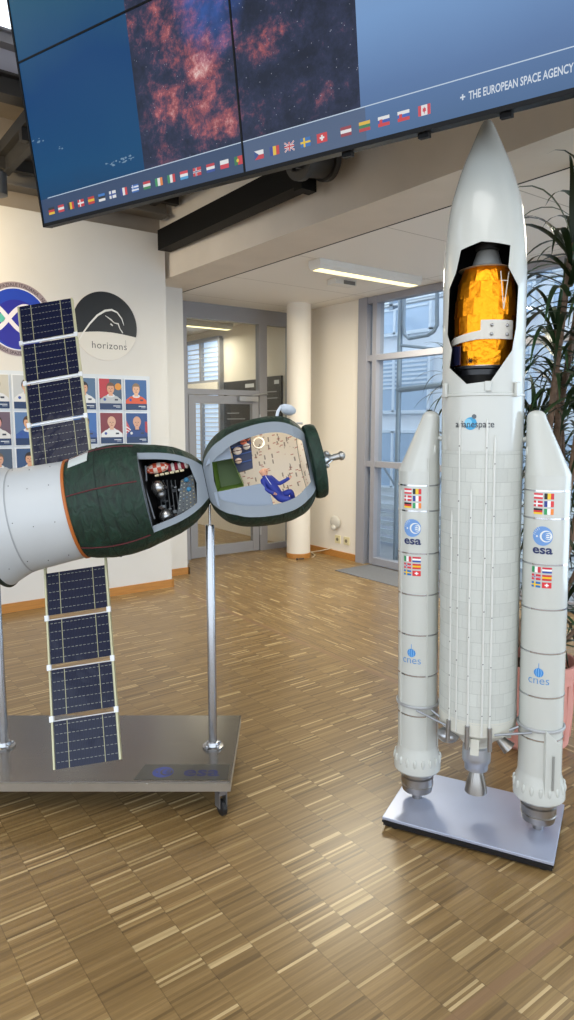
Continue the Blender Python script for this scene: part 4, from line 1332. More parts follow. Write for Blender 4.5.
# ================================================================== POTTED PLANT
pc = Vector((2.87, 1.84, 0))
pl = empty('potted_dragon_tree', pc, 'large potted dragon tree with long drooping leaves in a pink pot behind the rocket', 'plant')
pink = mat('pink_terracotta', 'd39286', rough=.5, noise=.06, nscale=5)
mb = MB(); mb.lathe([(.155, 0), (.172, .02), (.185, .20), (.182, .37), (.195, .375), (.195, .42), (.182, .42), (.175, .38), (.17, .35)], 40, caps=False)
mb.lathe([(.155, .0), (.155, .004)], 40)
for i in range(16):
    t = 2 * PI * i / 16; mb.tube([(.174 * math.cos(t), .174 * math.sin(t), .06), (.184 * math.cos(t), .184 * math.sin(t), .33)], .007, 6)
mb.build('pot', pink, pl)
mb = MB(); mb.lathe([(.01, .355), (.174, .355), (.174, .36), (.01, .365)], 32); mb.build('soil', mat('potting_soil', '3a2c22', rough=.9, noise=.3, nscale=60, bump=.5), pl)
bark = mat('trunk_bark', '7a6250', rough=.85, noise=.25, nscale=30, bump=.6, bscale=50)
leafm = mat('strap_leaf', '35502e', rough=.4, noise=.35, nscale=5)
leafd = mat('strap_leaf_dark', '18280f', rough=.35, noise=.3, nscale=5)


def plp(px, py, b):
    """plant point: sight line through a pixel at depth b in front of the viewer"""
    r_ = ray(px, py); return EYE + r_ * (b / r_.dot(E2)) - pc


crowns = []
spec = [((572, 243), 3.15, .46, 34), ((590, 232), 3.4, .46, 30), ((556, 330), 3.3, .40, 38), ((592, 340), 3.15, .44, 36), ((458, 372), 3.35, .24, 34),
        ((560, 395), 3.35, .40, 46), ((535, 430), 3.45, .34, 40), ((600, 430), 3.2, .40, 36), ((552, 500), 3.35, .36, 50), ((600, 520), 3.3, .40, 40), ((548, 590), 3.4, .34, 44), ((592, 610), 3.3, .38, 40)]
random.seed(5)
trunk_dirs = []
for (px, py), b_, ln, n in spec:
    top = plp(px, py, b_)
    base_ = Vector((random.uniform(-.08, .08), random.uniform(-.08, .08), .35))
    if top.z < 1.25:
        start = Vector((top.x * .15, top.y * .15, .35))
    else:
        start = base_
    trunk_dirs.append((start, top))
    mb = MB()
    mid = start.lerp(top, .55) + Vector((random.uniform(-.05, .05), random.uniform(-.05, .05), -.02))
    k = .020 if top.z > 1.25 else .014
    mb.tube([start, start.lerp(mid, .5) + Vector((0, 0, .02)), mid, mid.lerp(top, .5), top], [k, k * .9, k * .8, k * .7, k * .6], 10)
    mb.build('trunk', bark, pl)
mb = MB()
for (st, top), (pp, b_, ln, n) in zip(trunk_dirs, spec):
    for i in range(n):
        az_ = 2.399963 * i + random.uniform(-.3, .3)
        fr_i = (i + .5) / n
        el = rad(78 - 70 * fr_i + random.uniform(-12, 12)); L_ = ln * random.uniform(.85, 1.25); w = random.uniform(.010, .017) * (ln / .38)
        p = top + Vector((0, 0, .03 - .30 * fr_i * ln / .4))
        d = Vector((math.cos(az_) * math.cos(el), math.sin(az_) * math.cos(el), math.sin(el)))
        sd = Vector((-math.sin(az_), math.cos(az_), 0))
        K = 10; vs = []
        droop = random.uniform(.20, .42)
        for j in range(K + 1):
            t = j / K
            ww = w * (0.55 + 1.3 * t if t < .35 else ((1 - t) / .65) ** .8 * 1.0 + .02)
            vs += [p - sd * ww, p + Vector((0, 0, -.25 * ww)), p + sd * ww]
            d = (d + Vector((0, 0, -droop * (0.35 + t * .9)))).normalized()
            p = p + d * (L_ / K)
        fs = []
        for j in range(K):
            o = 3 * j
            fs += [(o, o + 1, o + 4, o + 3), (o + 1, o + 2, o + 5, o + 4)]
        mb.add(vs, fs, 0 if random.random() < .4 else 1)
mb.build('foliage', [leafm, leafd], pl)

# ================================================================== DISPLAY STAND (steel trolley)
brushed = mat('brushed_stainless', '8a8580', rough=.24, metal=.95, noise=.07, nscale=9, stretch=(1, 14, 1))
brushed2 = mat('stainless_edge', 'b4afa6', rough=.35, metal=.8, noise=.05, nscale=12)
tube_steel = mat('polished_tube', 'b0b0b2', rough=.26, metal=1.0)
A0, A1, B0, B1 = -1.98, -.222, 2.507, 3.12
Ms = Matrix(((E1.x, E2.x, 0, 0), (E1.y, E2.y, 0, 0), (0, 0, 1, 0), (0, 0, 0, 1)))
cs_ = Vector((-.9, 2.8, 0))
stand = empty('display_stand', Ms @ Matrix.Translation(cs_), 'low brushed steel trolley on castors with two upright poles', 'stand')
T0 = Matrix.Translation(-cs_)
mb = MB(); mb.b2((A0, B0, .150), (A1, B1, .155), 0, T0); mb.build('top_plate', brushed, stand, smooth=False, bevel=.0015)
mb = MB()
for p0, p1 in (((A0, B0 + .0, .115), (A1, B0 + .012, .150)), ((A0, B1 - .012, .115), (A1, B1, .150)), ((A0, B0, .115), (A0 + .012, B1, .150)), ((A1 - .012, B0, .115), (A1, B1, .150))):
    mb.b2(p0, p1, 0, T0)
for a in (-.28, -.55, -.85, -1.15, -1.5):
    mb.ball(T0 @ Vector((a, B0, .147)), .004)
mb.build('apron', brushed2, stand, smooth=False)
mb = MB(); mb.b2((A0 + .02, B0 + .02, .118), (A1 - .02, B1 - .02, .124), 0, T0); mb.build('underframe', black, stand, smooth=False)
for a in (A0 + .06, A1 - .045):
    for b_ in (B0 + .04, B1 - .06):
        T = T0 @ Matrix.Translation((a, b_, 0)) @ Matrix.Rotation(rad(35), 4, 'Z')
        mb = MB(); mb.lathe([(.018, .105), (.018, .115)], 20, 0, T); mb.b2((-.014, -.02, .085), (.014, .02, .105), 0, T)
        for s in (-1, 1): mb.b2((s * .016 - .002, -.025, .035), (s * .016 + .002, .012, .1), 0, T)
        cst = mb.build('caster', mat('zinc', '9a9ca2', rough=.35, metal=.8), stand, smooth=False)
        mb = MB(); mb.lathe([(.026, -.010), (.032, -.007), (.032, .007), (.026, .010)], 24, 0, T @ Matrix.Translation((0, -.012, .032)) @ Matrix.Rotation(PI / 2, 4, 'Y')); mb.build('wheel', mat('rubber_black', '1a1a1c', rough=.5), cst)
for a in (-.322, -1.228):
    mb = MB(); mb.lathe([(.0185, .155), (.0185, 1.125), (.016, 1.13), (.005, 1.131), (.005, 1.215 if a > -1 else 1.0)], 28, 0, T0 @ Matrix.Translation((a, 2.8, 0)))
    if a < -1:
        mb = MB(); mb.lathe([(.0185, .155), (.0185, .88), (.016, .885), (.005, .886), (.005, .94)], 28, 0, T0 @ Matrix.Translation((a, 2.8, 0)))
    po = mb.build('pole', tube_steel, stand)
    mb = MB(); mb.lathe([(.045, .1555), (.045, .162), (.03, .165), (.024, .18), (.0185, .182)], 32, 0, T0 @ Matrix.Translation((a, 2.8, 0)))
    for i in range(4):
        t = rad(45 + 90 * i); mb.ball(T0 @ Vector((a + .034 * math.cos(t), 2.8 + .034 * math.sin(t), .167)), .007)
    mb.build('flange', tube_steel, po)
fl = Flat()
# film with agency logo near the front right corner
fl.poly([(-.605, 2.523), (-.235, 2.523), (-.235, 2.645), (-.585, 2.645)], '4a4843', 1)
fl.build('logo_film', lambda x, y, l: T0 @ Vector((x, y, .1552 + l)), stand, rough=.2, lift=.0003)
fl = Flat()
fl.esa_logo(-.50, 2.582, .042, c='39458a', letters='1e2450', text=False, bg='4a4843')
fl.text('esa', -.345, 2.552, .098, '23285a', 2, sx=1.15, bold=.002)
fl.build('agency_logo', lambda x, y, l: T0 @ Vector((x, y, .1552 + l)), stand, rough=.25, lift=.0006)

# ================================================================== SPACECRAFT
psi, tau, rho = rad(6), rad(11.4), rad(8)
wv = E1 * (math.cos(psi) * math.cos(tau)) + E2 * (math.sin(psi) * math.cos(tau)) + Vector((0, 0, math.sin(tau)))
Nh = (E1 * math.sin(psi) - E2 * math.cos(psi))
Yl = -Nh
Zl = wv.cross(Yl).normalized(); Yl = Zl.cross(wv).normalized()
# roll the opening a little upwards
Nn = (-Yl) * math.cos(rho) + Zl * math.sin(rho)
Yr = -Nn; Zr = wv.cross(Yr).normalized()
SCO = W3(-.335, 2.8, 1.308)
Mc = Matrix(((wv.x, Yr.x, Zr.x, SCO.x), (wv.y, Yr.y, Zr.y, SCO.y), (wv.z, Yr.z, Zr.z, SCO.z), (0, 0, 0, 1)))
Mci = Mc.inverted()
craft = empty('spacecraft_model', Mc, 'model spacecraft with white and dark green cutaway modules and two solar arrays', 'spacecraft')
AX = Matrix(((0, 0, 1, 0), (0, 1, 0, 0), (-1, 0, 0, 0), (0, 0, 0, 1)))   # lathe z -> craft x


def lp(px, py, near):
    """craft-local point on the plane standing `near` in front of the craft axis"""
    q = hit(px, py, Mc @ Vector((0, -near, 0)), Nn)
    return Mci @ q


def fabric_material():
    m, N, L, b = new_mat('quilted_green_fabric')
    tc = N.new('ShaderNodeTexCoord')
    n = N.new('ShaderNodeTexNoise'); n.inputs['Scale'].default_value = 16; n.inputs['Detail'].default_value = 5; n.inputs['Distortion'].default_value = 1.2
    mp = N.new('ShaderNodeMapping'); mp.inputs['Scale'].default_value = (2.2, 1, 1)
    L.new(tc.outputs['Object'], mp.inputs[0]); L.new(mp.outputs[0], n.inputs['Vector'])
    r = N.new('ShaderNodeValToRGB')
    r.color_ramp.elements[0].position = .3; r.color_ramp.elements[0].color = srgb('0b2018')
    r.color_ramp.elements[1].position = .75; r.color_ramp.elements[1].color = srgb('1a3c2d')
    L.new(n.outputs['Fac'], r.inputs['Fac']); L.new(r.outputs['Color'], b.inputs['Base Color'])
    bp = N.new('ShaderNodeBump'); bp.inputs['Strength'].default_value = .9; bp.inputs['Distance'].default_value = .012
    L.new(n.outputs['Fac'], bp.inputs['Height']); L.new(bp.outputs['Normal'], b.inputs['Normal'])
    b.inputs['Roughness'].default_value = .62
    return m


GREEN = fabric_material()
rim_grey = mat('rim_blue_grey', '838c95', rough=.45)
mod_white = mat('module_white_paint', 'c3c7c9', rough=.4, noise=.02, nscale=6)


def interp(prof, s):
    for (s0, r0), (s1, r1) in zip(prof[:-1], prof[1:]):
        if s <= s1:
            t = (s - s0) / (s1 - s0); return r0 + (r1 - r0) * max(0, min(1, t))
    return prof[-1][1]


def smooth_prof(pts, n):
    """Catmull-Rom resample of (s, r)"""
    out = []
    m = len(pts)
    for i in range(m - 1):
        p0 = pts[max(i - 1, 0)]; p1 = pts[i]; p2 = pts[i + 1]; p3 = pts[min(i + 2, m - 1)]
        for k in range(n):
            t = k / n
            f = lambda a, b, c, d: .5 * ((2 * b) + (-a + c) * t + (2 * a - 5 * b + 4 * c - d) * t * t + (-a + 3 * b - 3 * c + d) * t ** 3)
            out.append((f(p0[0], p1[0], p2[0], p3[0]), f(p0[1], p1[1], p2[1], p3[1])))
    out.append(pts[-1])
    return out


def cutaway(prof, s0, s1, thick, tmax, tk, close0, close1, puff=0.0):
    """outer skin, rim and liner of a body of revolution whose near side is sliced off between s0 and s1"""
    out, rim, lin = MB(), MB(), MB()
    S_ = sorted(set([p[0] for p in prof] + [s0, s1]))
    seg = 60
    prev = None
    for s in S_:
        r = interp(prof, s)
        cut = s0 <= s <= s1
        t = min(tmax, tk * r)
        th0 = math.acos(min(1, t / r)) if cut else 0
        ring = []
        for k in range(seg + 1):
            th = th0 + (2 * PI - 2 * th0) * k / seg
            rr = r
            if puff: rr = r + puff * math.sin(th * 9 + s * 40) * math.sin(s * 55)
            ring.append(Vector((s, -rr * math.cos(th), rr * math.sin(th))))
        full = []
        for k in range(seg + 1):
            th = 2 * PI * k / seg
            full.append(Vector((s, -r * math.cos(th), r * math.sin(th))))
        cur = (s, ring, full, cut, r, t)
        if prev is not None:
            mid_cut = prev[3] and cut
            R0 = prev[1] if mid_cut or not prev[3] else prev[2]
            R1 = ring if mid_cut or not cut else full
            o = len(out.v)
            out.v += R0 + R1
            for k in range(seg):
                out.f.append((o + k, o + k + 1, o + seg + 1 + k + 1, o + seg + 1 + k)); out.m.append(0)
            if mid_cut:
                # rim strips
                def edges(s_, r_, t_):
                    ho = math.sqrt(max(r_ * r_ - t_ * t_, 0))
                    ri = max(r_ - thick, 0)
                    if s_ < s0 + close0: ri = 0
                    if s_ > s1 - close1: ri = 0
                    hi = math.sqrt(max(ri * ri - t_ * t_, 0)) if ri > t_ else 0
                    return ho, hi, ri
                a = edges(prev[0], prev[4], prev[5]); b = edges(s, r, t)
                for sg in (1, -1):
                    rim.add([(prev[0], -prev[5], sg * a[0]), (s, -t, sg * b[0]), (s, -t, sg * b[1]), (prev[0], -prev[5], sg * a[1])], [(0, 1, 2, 3)])
                if a[2] > prev[5] and b[2] > t:
                    n2 = 40
                    o2 = len(lin.v)
                    for (ss, ri, tt) in ((prev[0], a[2], prev[5]), (s, b[2], t)):
                        ti = math.acos(min(1, tt / ri))
                        for k in range(n2 + 1):
                            th = ti + (2 * PI - 2 * ti) * k / n2
                            lin.v.append(Vector((ss, -ri * math.cos(th), ri * math.sin(th))))
                    for k in range(n2):
                        lin.f.append((o2 + k, o2 + k + 1, o2 + n2 + 1 + k + 1, o2 + n2 + 1 + k)); lin.m.append(0)
        prev = cur
    # step wall where the slice starts inside the body
    return out, rim, lin


def disc_at(mb, s, r, t, mi=0, n=40, near=False):
    """end wall of the cavity at station s (the part of the circle behind the slice, or the sliver before it)"""
    ti = math.acos(min(1, t / r))
    rng = (-ti, ti) if near else (ti, 2 * PI - ti)
    pts = [(s, -r * math.cos(rng[0] + (rng[1] - rng[0]) * k / n), r * math.sin(rng[0] + (rng[1] - rng[0]) * k / n)) for k in range(n + 1)]
    mb.add(pts, [tuple(range(n + 1))], mi)


# --- service module (white)
sm = [(-.855, .20), (-.855, .247), (-.845, .247), (-.83, .241), (-.80, .228), (-.77, .217), (-.748, .2115), (-.745, .211), (-.738, .2105), (-.64, .205), (-.527, .2)]
mb = MB(); mb.lathe([(r, s) for s, r in sm], 72, 0, AX)
serv = mb.build('service_module', mod_white, craft)
mb = MB(); mb.lathe([(.2120, -.749), (.2126, -.746), (.2120, -.743)], 72, 0, AX, caps=False)
for s in (-.58, -.66, -.73, -.80):
    for a in (-60, -12, 30, 62):
        t = rad(a + (8 if s < -.7 else 0)); r = interp([(-.845, .247), (-.80, .228), (-.748, .2115), (-.527, .2)], s)
        mb.ball((s, -(r + .0005) * math.cos(t), (r + .0002) * math.sin(t)), .0020, 1, 8, 5)
mb.build('rivet', [mat('seam_grey', '9fa3a6', rough=.5), mat('rivet_dark', '3a3c3e', rough=.5)], serv)
mb = MB(); mb.ring(.244, .010, -.852, 72, 8, 0, AX, 1.0); mb.build('skirt_edge', mat('dark_green_edge', '182820', rough=.6), serv)
mb = MB(); mb.lathe([(.19, -.856), (.12, -.89), (.05, -.90), (.03, -.92), (.07, -.98), (.065, -.98), (.025, -.92)], 40, 0, AX); mb.build('engine_bell', mat('engine_grey', '4c4e50', rough=.4, metal=.6), serv)
mb = MB(); mb.lathe([(.2015, -.536), (.2055, -.534), (.2055, -.525), (.2015, -.523)], 72, 0, AX, caps=False)
mb.build('orange_band', mat('orange_trim', 'b5652a', rough=.5), craft)

# --- descent module (green)
dm = smooth_prof([(-.527, .2), (-.49, .2115), (-.445, .2205), (-.40, .2265), (-.34, .2265), (-.28, .2185), (-.225, .205), (-.145, .185), (-.085, .160), (-.035, .125), (-.010, .098), (.0, .088)], 3)
SC0 = -.235
o_, r_m, l_ = cutaway(dm, SC0, 0.0, .019, .138, .64, .0, .038, .0012)
des = empty('descent_module', Matrix.Identity(4)); des.parent = craft; des.matrix_local = Matrix.Identity(4)
o_.build('fabric_cover', GREEN, des, ang=60)
rr0 = interp(dm, SC0)
disc_at(r_m, SC0, rr0, .137, near=True)
r_m.build('opening_rim', rim_grey, des, smooth=False)
disc_at(l_, SC0 + .001, rr0 - .019, .137)
l_.build('cabin_liner', mat('cabin_black', '15161a', rough=.6), des)
red = mat('dark_red_seam', '5d1f26', rough=.6)
mb = MB()
for a in (8, -55, 62):
    t = rad(a + 4)
    pts = [(s, -(interp(dm, s) + .0012) * math.cos(t), (interp(dm, s) + .0012) * math.sin(t)) for s in [-.52 + (.27) * i / 12 for i in range(13)]]
    mb.tube(pts, .0026, 6)
for s in (-.40, ):
    mb.ring(interp(dm, s) + .0005, .002, s, 60, 6, 1, AX)
mb.build('seam_tape', [red, mat('seam_dark', '10211a', rough=.7)], des)
mb = MB()
o = 0
for i in range(9):
    t = rad(47 + 26 * 0 + i * 2.8)
    for s in (-.505, -.425):
        r = interp(dm, s) + .003
        mb.v.append(Vector((s, -r * math.cos(t), r * math.sin(t))))
for i in range(8):
    mb.f.append((2 * i, 2 * i + 1, 2 * i + 3, 2 * i + 2)); mb.m.append(0)
mb.build('label_plate', mat('plate_white', 'cfd6d4', rough=.4), des)

# cabin contents of the descent module
def cbox(px0, py0, px1, py1, near, depth):
    a = lp(px0, py0, near); b = lp(px1, py1, near)
    return a, b, depth


check = bpy.data.materials.new('orange_white_check'); check.use_nodes = True
N, L = check.node_tree.nodes, check.node_tree.links
tc = N.new('ShaderNodeTexCoord'); ck = N.new('ShaderNodeTexChecker'); ck.inputs['Scale'].default_value = 62
ck.inputs['Color1'].default_value = srgb('d8502c'); ck.inputs['Color2'].default_value = srgb('f0dccc')
L.new(tc.outputs['Object'], ck.inputs['Vector']); L.new(ck.outputs['Color'], N['Principled BSDF'].inputs['Base Color'])
q = lp(157.5, 468, .05); mb = MB(); mb.ball((0, 0, 0), .052, 0, 20, 12, sc=(1.0, .5, .42)); mb.build('cushion', check, des, origin=None).location = q
q = lp(178, 466.5, .05)
mb = MB()
for i in range(6):
    mb.ball(q + Vector((-.034 + .0135 * i, 0, 0)), .022, i % 2, 12, 8, sc=(.42, .7, 1.0 - .07 * i))
mb.build('striped_cushion', [mat('crimson_cloth', '8c1c2c', rough=.6), mat('white_cloth', 'e6ddd6', rough=.6)], des)
mb = MB()
for i in range(6):
    q = lp(157 + 5 * i, 475.5 - 1.0 * i, .06); mb.box(q, (.016, .02, .009))
mb.build('cream_block', mat('cream_block', 'd8cca8', rough=.5), des, bevel=.002)
silver = mat('silver_tank', 'b8b8b8', rough=.25, metal=.9)
for (px, py, nr, R_) in ((158, 487.5, .055, .029), (166, 516.0, .045, .028)):
    q = lp(px, py, nr)
    mb = MB(); mb.ball(q, R_, 0, 24, 14)
    for k in range(9):
        t = 2 * PI * k / 9; mb.ball(q + Vector((.8 * R_ * math.cos(t) + .004, .1 * R_, .8 * R_ * math.sin(t) - .006)), .007, 1, 8, 6)
    mb.build('silver_tank', [silver, mat('tank_dark', '4a4c50', rough=.35, metal=.8)], des)
    mb = MB(); mb.ball(q + Vector((.005, .008, -.028)), R_ * .75, 0, 16, 10); mb.build('tank_valve', mat('valve_grey', '8c8e90', rough=.3, metal=.9), des)
a = lp(146.5, 466, .09); b2 = lp(156, 520, .08)
for p0, p1 in (((145.5, 466), (146.5, 481)), ((145.5, 489), (154.5, 519))):
    mb = MB(); mb.tube([lp(*p0, .09), lp(*p1, .09)], .004, 8); mb.build('seat_bar', mat('bar_grey', '6a6e74', rough=.4, metal=.5), des)
random.seed(31)
mb = MB()
for i in range(26):
    q = lp(random.uniform(160, 181), random.uniform(480, 517), random.uniform(-.03, .02))
    mb.box(q, (random.uniform(.008, .02), .02, random.uniform(.004, .014)), random.choice([0, 0, 1, 2]))
for i in range(5):
    mb.tube([lp(159 + 4 * i, 480, -.02), lp(163 + 4 * i, 520 - 2 * i, .0)], .0022, 6, 1)
mb.build('cabin_equipment', [mat('equipment_dark', '2e3134', rough=.5), mat('equipment_grey', '74787a', rough=.4, metal=.4), mat('equipment_brown', '4a3a30', rough=.6)], des, smooth=False)
# instrument panel
c = [lp(181, 480, .03), lp(193, 474, .03), lp(197, 505, .05), lp(177, 515, .05)]
mb = MB(); mb.add(c + [p + Vector((0, .04, 0)) for p in c], [(0, 1, 2, 3), (4, 5, 6, 7), (0, 1, 5, 4), (1, 2, 6, 5), (2, 3, 7, 6), (3, 0, 4, 7)])
pan = mb.build('instrument_panel', mat('panel_grey', '50565a', rough=.5), des, smooth=False)
mb = MB()
random.seed(9)
for i in range(9):
    for j in range(5):
        u, v = (j + .5) / 5, (i + .5) / 9
        p = c[0].lerp(c[1], u).lerp(c[3].lerp(c[2], u), v) + Vector((0, -.002, 0))
        mb.box(p, (.0045, .004, .003), random.choice([0, 0, 1, 2, 3]))
for u, v in ((.45, .08), (.62, .40)):
    p = c[0].lerp(c[1], u).lerp(c[3].lerp(c[2], u), v) + Vector((0, -.003, 0)); mb.ball(p, .010, 3, 12, 8, sc=(1, .4, 1))
mb.build('button', [mat('button_pale', 'b4b8a8', rough=.5), mat('button_dark', '22262a', rough=.5), mat('button_yellow', 'a89850', rough=.5), mat('button_blue', '2a78a0', rough=.3)], pan)

# --- orbital module (green, white inside)
om = smooth_prof([(.002, .088), (.012, .118), (.035, .152), (.07, .184), (.125, .208), (.20, .2205), (.28, .2235), (.345, .214), (.395, .190), (.425, .155), (.435, .13)], 4)
o_, r_m, l_ = cutaway(om, 0.002, .43, .034, .126, .64, .035, .015, .0012)
orb = empty('orbital_module', Matrix.Identity(4)); orb.parent = craft; orb.matrix_local = Matrix.Translation((0, 0, -.008))
disc_at(o_, .435, .13, .08)
disc_at(l_, .414, interp(om, .414) - .034, .1)
o_.build('fabric_cover', GREEN, orb, ang=60)
r_m.build('opening_rim', rim_grey, orb, smooth=False)


def liner_material():
    m, N, L, b = new_mat('cream_liner_markings')
    tc = N.new('ShaderNodeTexCoord')
    mp = N.new('ShaderNodeMapping'); mp.inputs['Scale'].default_value = (26, 10, 75)
    L.new(tc.outputs['Object'], mp.inputs[0])
    v = N.new('ShaderNodeTexVoronoi'); v.inputs['Scale'].default_value = 1.0; v.distance = 'CHEBYCHEV'
    L.new(mp.outputs[0], v.inputs['Vector'])
    mp2 = N.new('ShaderNodeMapping'); mp2.inputs['Scale'].default_value = (70, 10, 22); mp2.inputs['Location'].default_value = (3.3, 0, 1.7)
    L.new(tc.outputs['Object'], mp2.inputs[0])
    v2 = N.new('ShaderNodeTexVoronoi'); v2.inputs['Scale'].default_value = 1.0; v2.distance = 'CHEBYCHEV'
    L.new(mp2.outputs[0], v2.inputs['Vector'])
    f1 = math_node(N, L, 'MULTIPLY', math_node(N, L, 'LESS_THAN', v.outputs['Distance'], .16), .7)
    f2 = math_node(N, L, 'MULTIPLY', math_node(N, L, 'LESS_THAN', v2.outputs['Distance'], .2), .75)
    c = mix_col(N, L, f1, srgb('efe6d6'), srgb('b0563c'))
    c = mix_col(N, L, f2, c, srgb('6a5648'))
    L.new(c, b.inputs['Base Color'])
    b.inputs['Roughness'].default_value = .6
    return m


l_.build('cabin_liner', liner_material(), orb)
# end pad, docking probe
mb = MB(); mb.lathe([(.10, .430), (.142, .432), (.153, .438), (.157, .45), (.156, .470), (.150, .482), (.10, .486), (.04, .487)], 48, 0, AX); mb.build('end_pad', GREEN, orb)
probe_m = mat('probe_metal', 'b0b0ae', rough=.3, metal=.8)
mb = MB(); mb.lathe([(.045, .481), (.045, .49), (.03, .50), (.018, .515), (.014, .53), (.014, .565), (.019, .568), (.019, .58), (.008, .59)], 24, 0, AX)
for i in range(4):
    t = rad(45 + 90 * i); mb.tube([(.481, .05 * math.cos(t), .05 * math.sin(t)), (.53, .016 * math.cos(t), .016 * math.sin(t))], .0035, 6)
mb.ball((.51, -.03, .02), .012); mb.ball((.505, -.02, -.03), .010)
mb.build('docking_probe', probe_m, orb)
# antenna paddle on top
p0 = lp(276, 417, -.02); p1 = lp(281, 404, -.02); p2 = lp(287, 409, -.02)
mb = MB(); mb.tube([p0, p0.lerp(p1, .5) + Vector((-.004, 0, .004)), p1], [.006, .007, .006], 8)
Md = Matrix.Translation(p2) @ Matrix.Rotation(rad(30), 4, 'Y') @ Matrix.Rotation(rad(-25), 4, 'X')
mb.lathe([(.001, -.012), (.015, -.010), (.027, -.004), (.034, .006), (.036, .008), (.028, -.001), (.015, -.007), (.001, -.009)], 24, 0, Md)
mb.build('antenna_dish', mat('dish_white', 'd4dae2', rough=.3), orb)
mb = MB(); mb.box(lp(262, 428, .02), (.10, .012, .006)); mb.build('cabin_fill_strip', mat('cabin_fill_glow', 'fff4e0', emit=3), orb, smooth=False)  # added glowing strip, goes with the light that brightens the cabin
# handles / small fittings
q = lp(300, 425, .0); mb = MB(); mb.tube([q + Vector((-.02, 0, 0)), q + Vector((-.01, 0, .018)), q + Vector((.012, 0, .012))], .005, 8); mb.build('fitting', probe_m, orb)

# inside: green locker, grey flat panels
def plate(name, pxs, near, depth, m, par, near2=None):
    """flat board facing the opening, thickness depth, outline given in the photograph"""
    pts = [lp(x, y, near) for x, y in pxs]
    n = len(pts)
    mb = MB(); mb.add(pts + [p + Vector((0, depth, 0)) for p in pts], [tuple(range(n)), tuple(range(2 * n - 1, n - 1, -1))] + [(i, (i + 1) % n, n + (i + 1) % n, n + i) for i in range(n)])
    return mb.build(name, m, par, smooth=False)


plate('divider_panel', [(213.5, 490.5), (261, 481.5), (270, 492.5), (273.5, 505.5), (258, 512), (240, 514), (227, 511), (217, 503)], .098, .008, mat('divider_blue_grey', '8591a1', rough=.45), orb)
plate('divider_panel', [(205, 464), (212, 447), (228, 437), (231, 456.5), (212, 460)], .098, .008, MATS['divider_blue_grey'], orb)
gp = [(211.5, 459.5), (231, 456.5), (243.5, 484.5), (216.5, 490)]
fr = [lp(x, y, .095) for x, y in gp]; bk = [p + Vector((0.012, .10, 0.012)) for p in fr]
bk = [p.lerp(sum(bk, Vector()) / 4, .12) for p in bk]
mb = MB(); mb.add(fr + bk, [(4, 5, 6, 7)], 1); mb.add(fr + bk, [(0, 1, 5, 4), (1, 2, 6, 5), (2, 3, 7, 6), (3, 0, 4, 7)], 0)
mb.build('green_locker', [mat('locker_green', '64822e', rough=.5), mat('locker_green_dark', '4c6428', rough=.5)], orb, smooth=False)

rack = plate('equipment_rack', [(228, 438.5), (250, 432.5), (252.5, 466), (237, 470.5)], .04, .05, mat('rack_navy', '1e2a4e', rough=.5), orb)
mb = MB()
for i in range(3):
    mb.tube([lp(231 + 2.5 * i, 446 + 8 * i, .045), lp(251, 441 + 8.5 * i, .045)], .0025, 6)
mb.build('rack_rail', mat('rail_blue', '3c5a9a', rough=.4), rack)
random.seed(21)
for px, py, R_, cc in ((237, 449, .019, 'd8c8ba'), (243, 440, .014, 'c86a50'), (246, 444.5, .015, 'd8cfc4'), (238, 459, .014, 'd4b8a4'), (247, 437, .010, 'b0583c')):
    mb = MB(); q = lp(px, py, .066); mb.ball(q, R_, 0, 14, 10, sc=(1, .8, .85))
    mb.tube([q + Vector((-R_, -.006, 0)), q + Vector((0, -R_ * .85, 0)), q + Vector((R_, -.006, 0))], .0022, 6, 1)
    mb.build('cargo_bundle', [mat('bundle_' + cc, cc, rough=.6), mat('bundle_strap', '5a2f28', rough=.6)], orb)
mb = MB(); q = lp(258, 441, -.02); mb.ring(.022, .004, 0, 28, 8, 0, Matrix.Translation(q) @ Matrix.Rotation(PI / 2, 4, 'X')); mb.build('porthole_ring', mat('porthole_cream', 'c9bfae', rough=.5), orb)

# --- solar arrays
CELL = solar_material()
rail_m = mat('array_rail', 'b9b795', rough=.35, metal=.3)
joint_m = mat('array_joint', 'dfe2e6', rough=.3, metal=.2)
back_m = mat('array_back', 'c3c6c4', rough=.5)


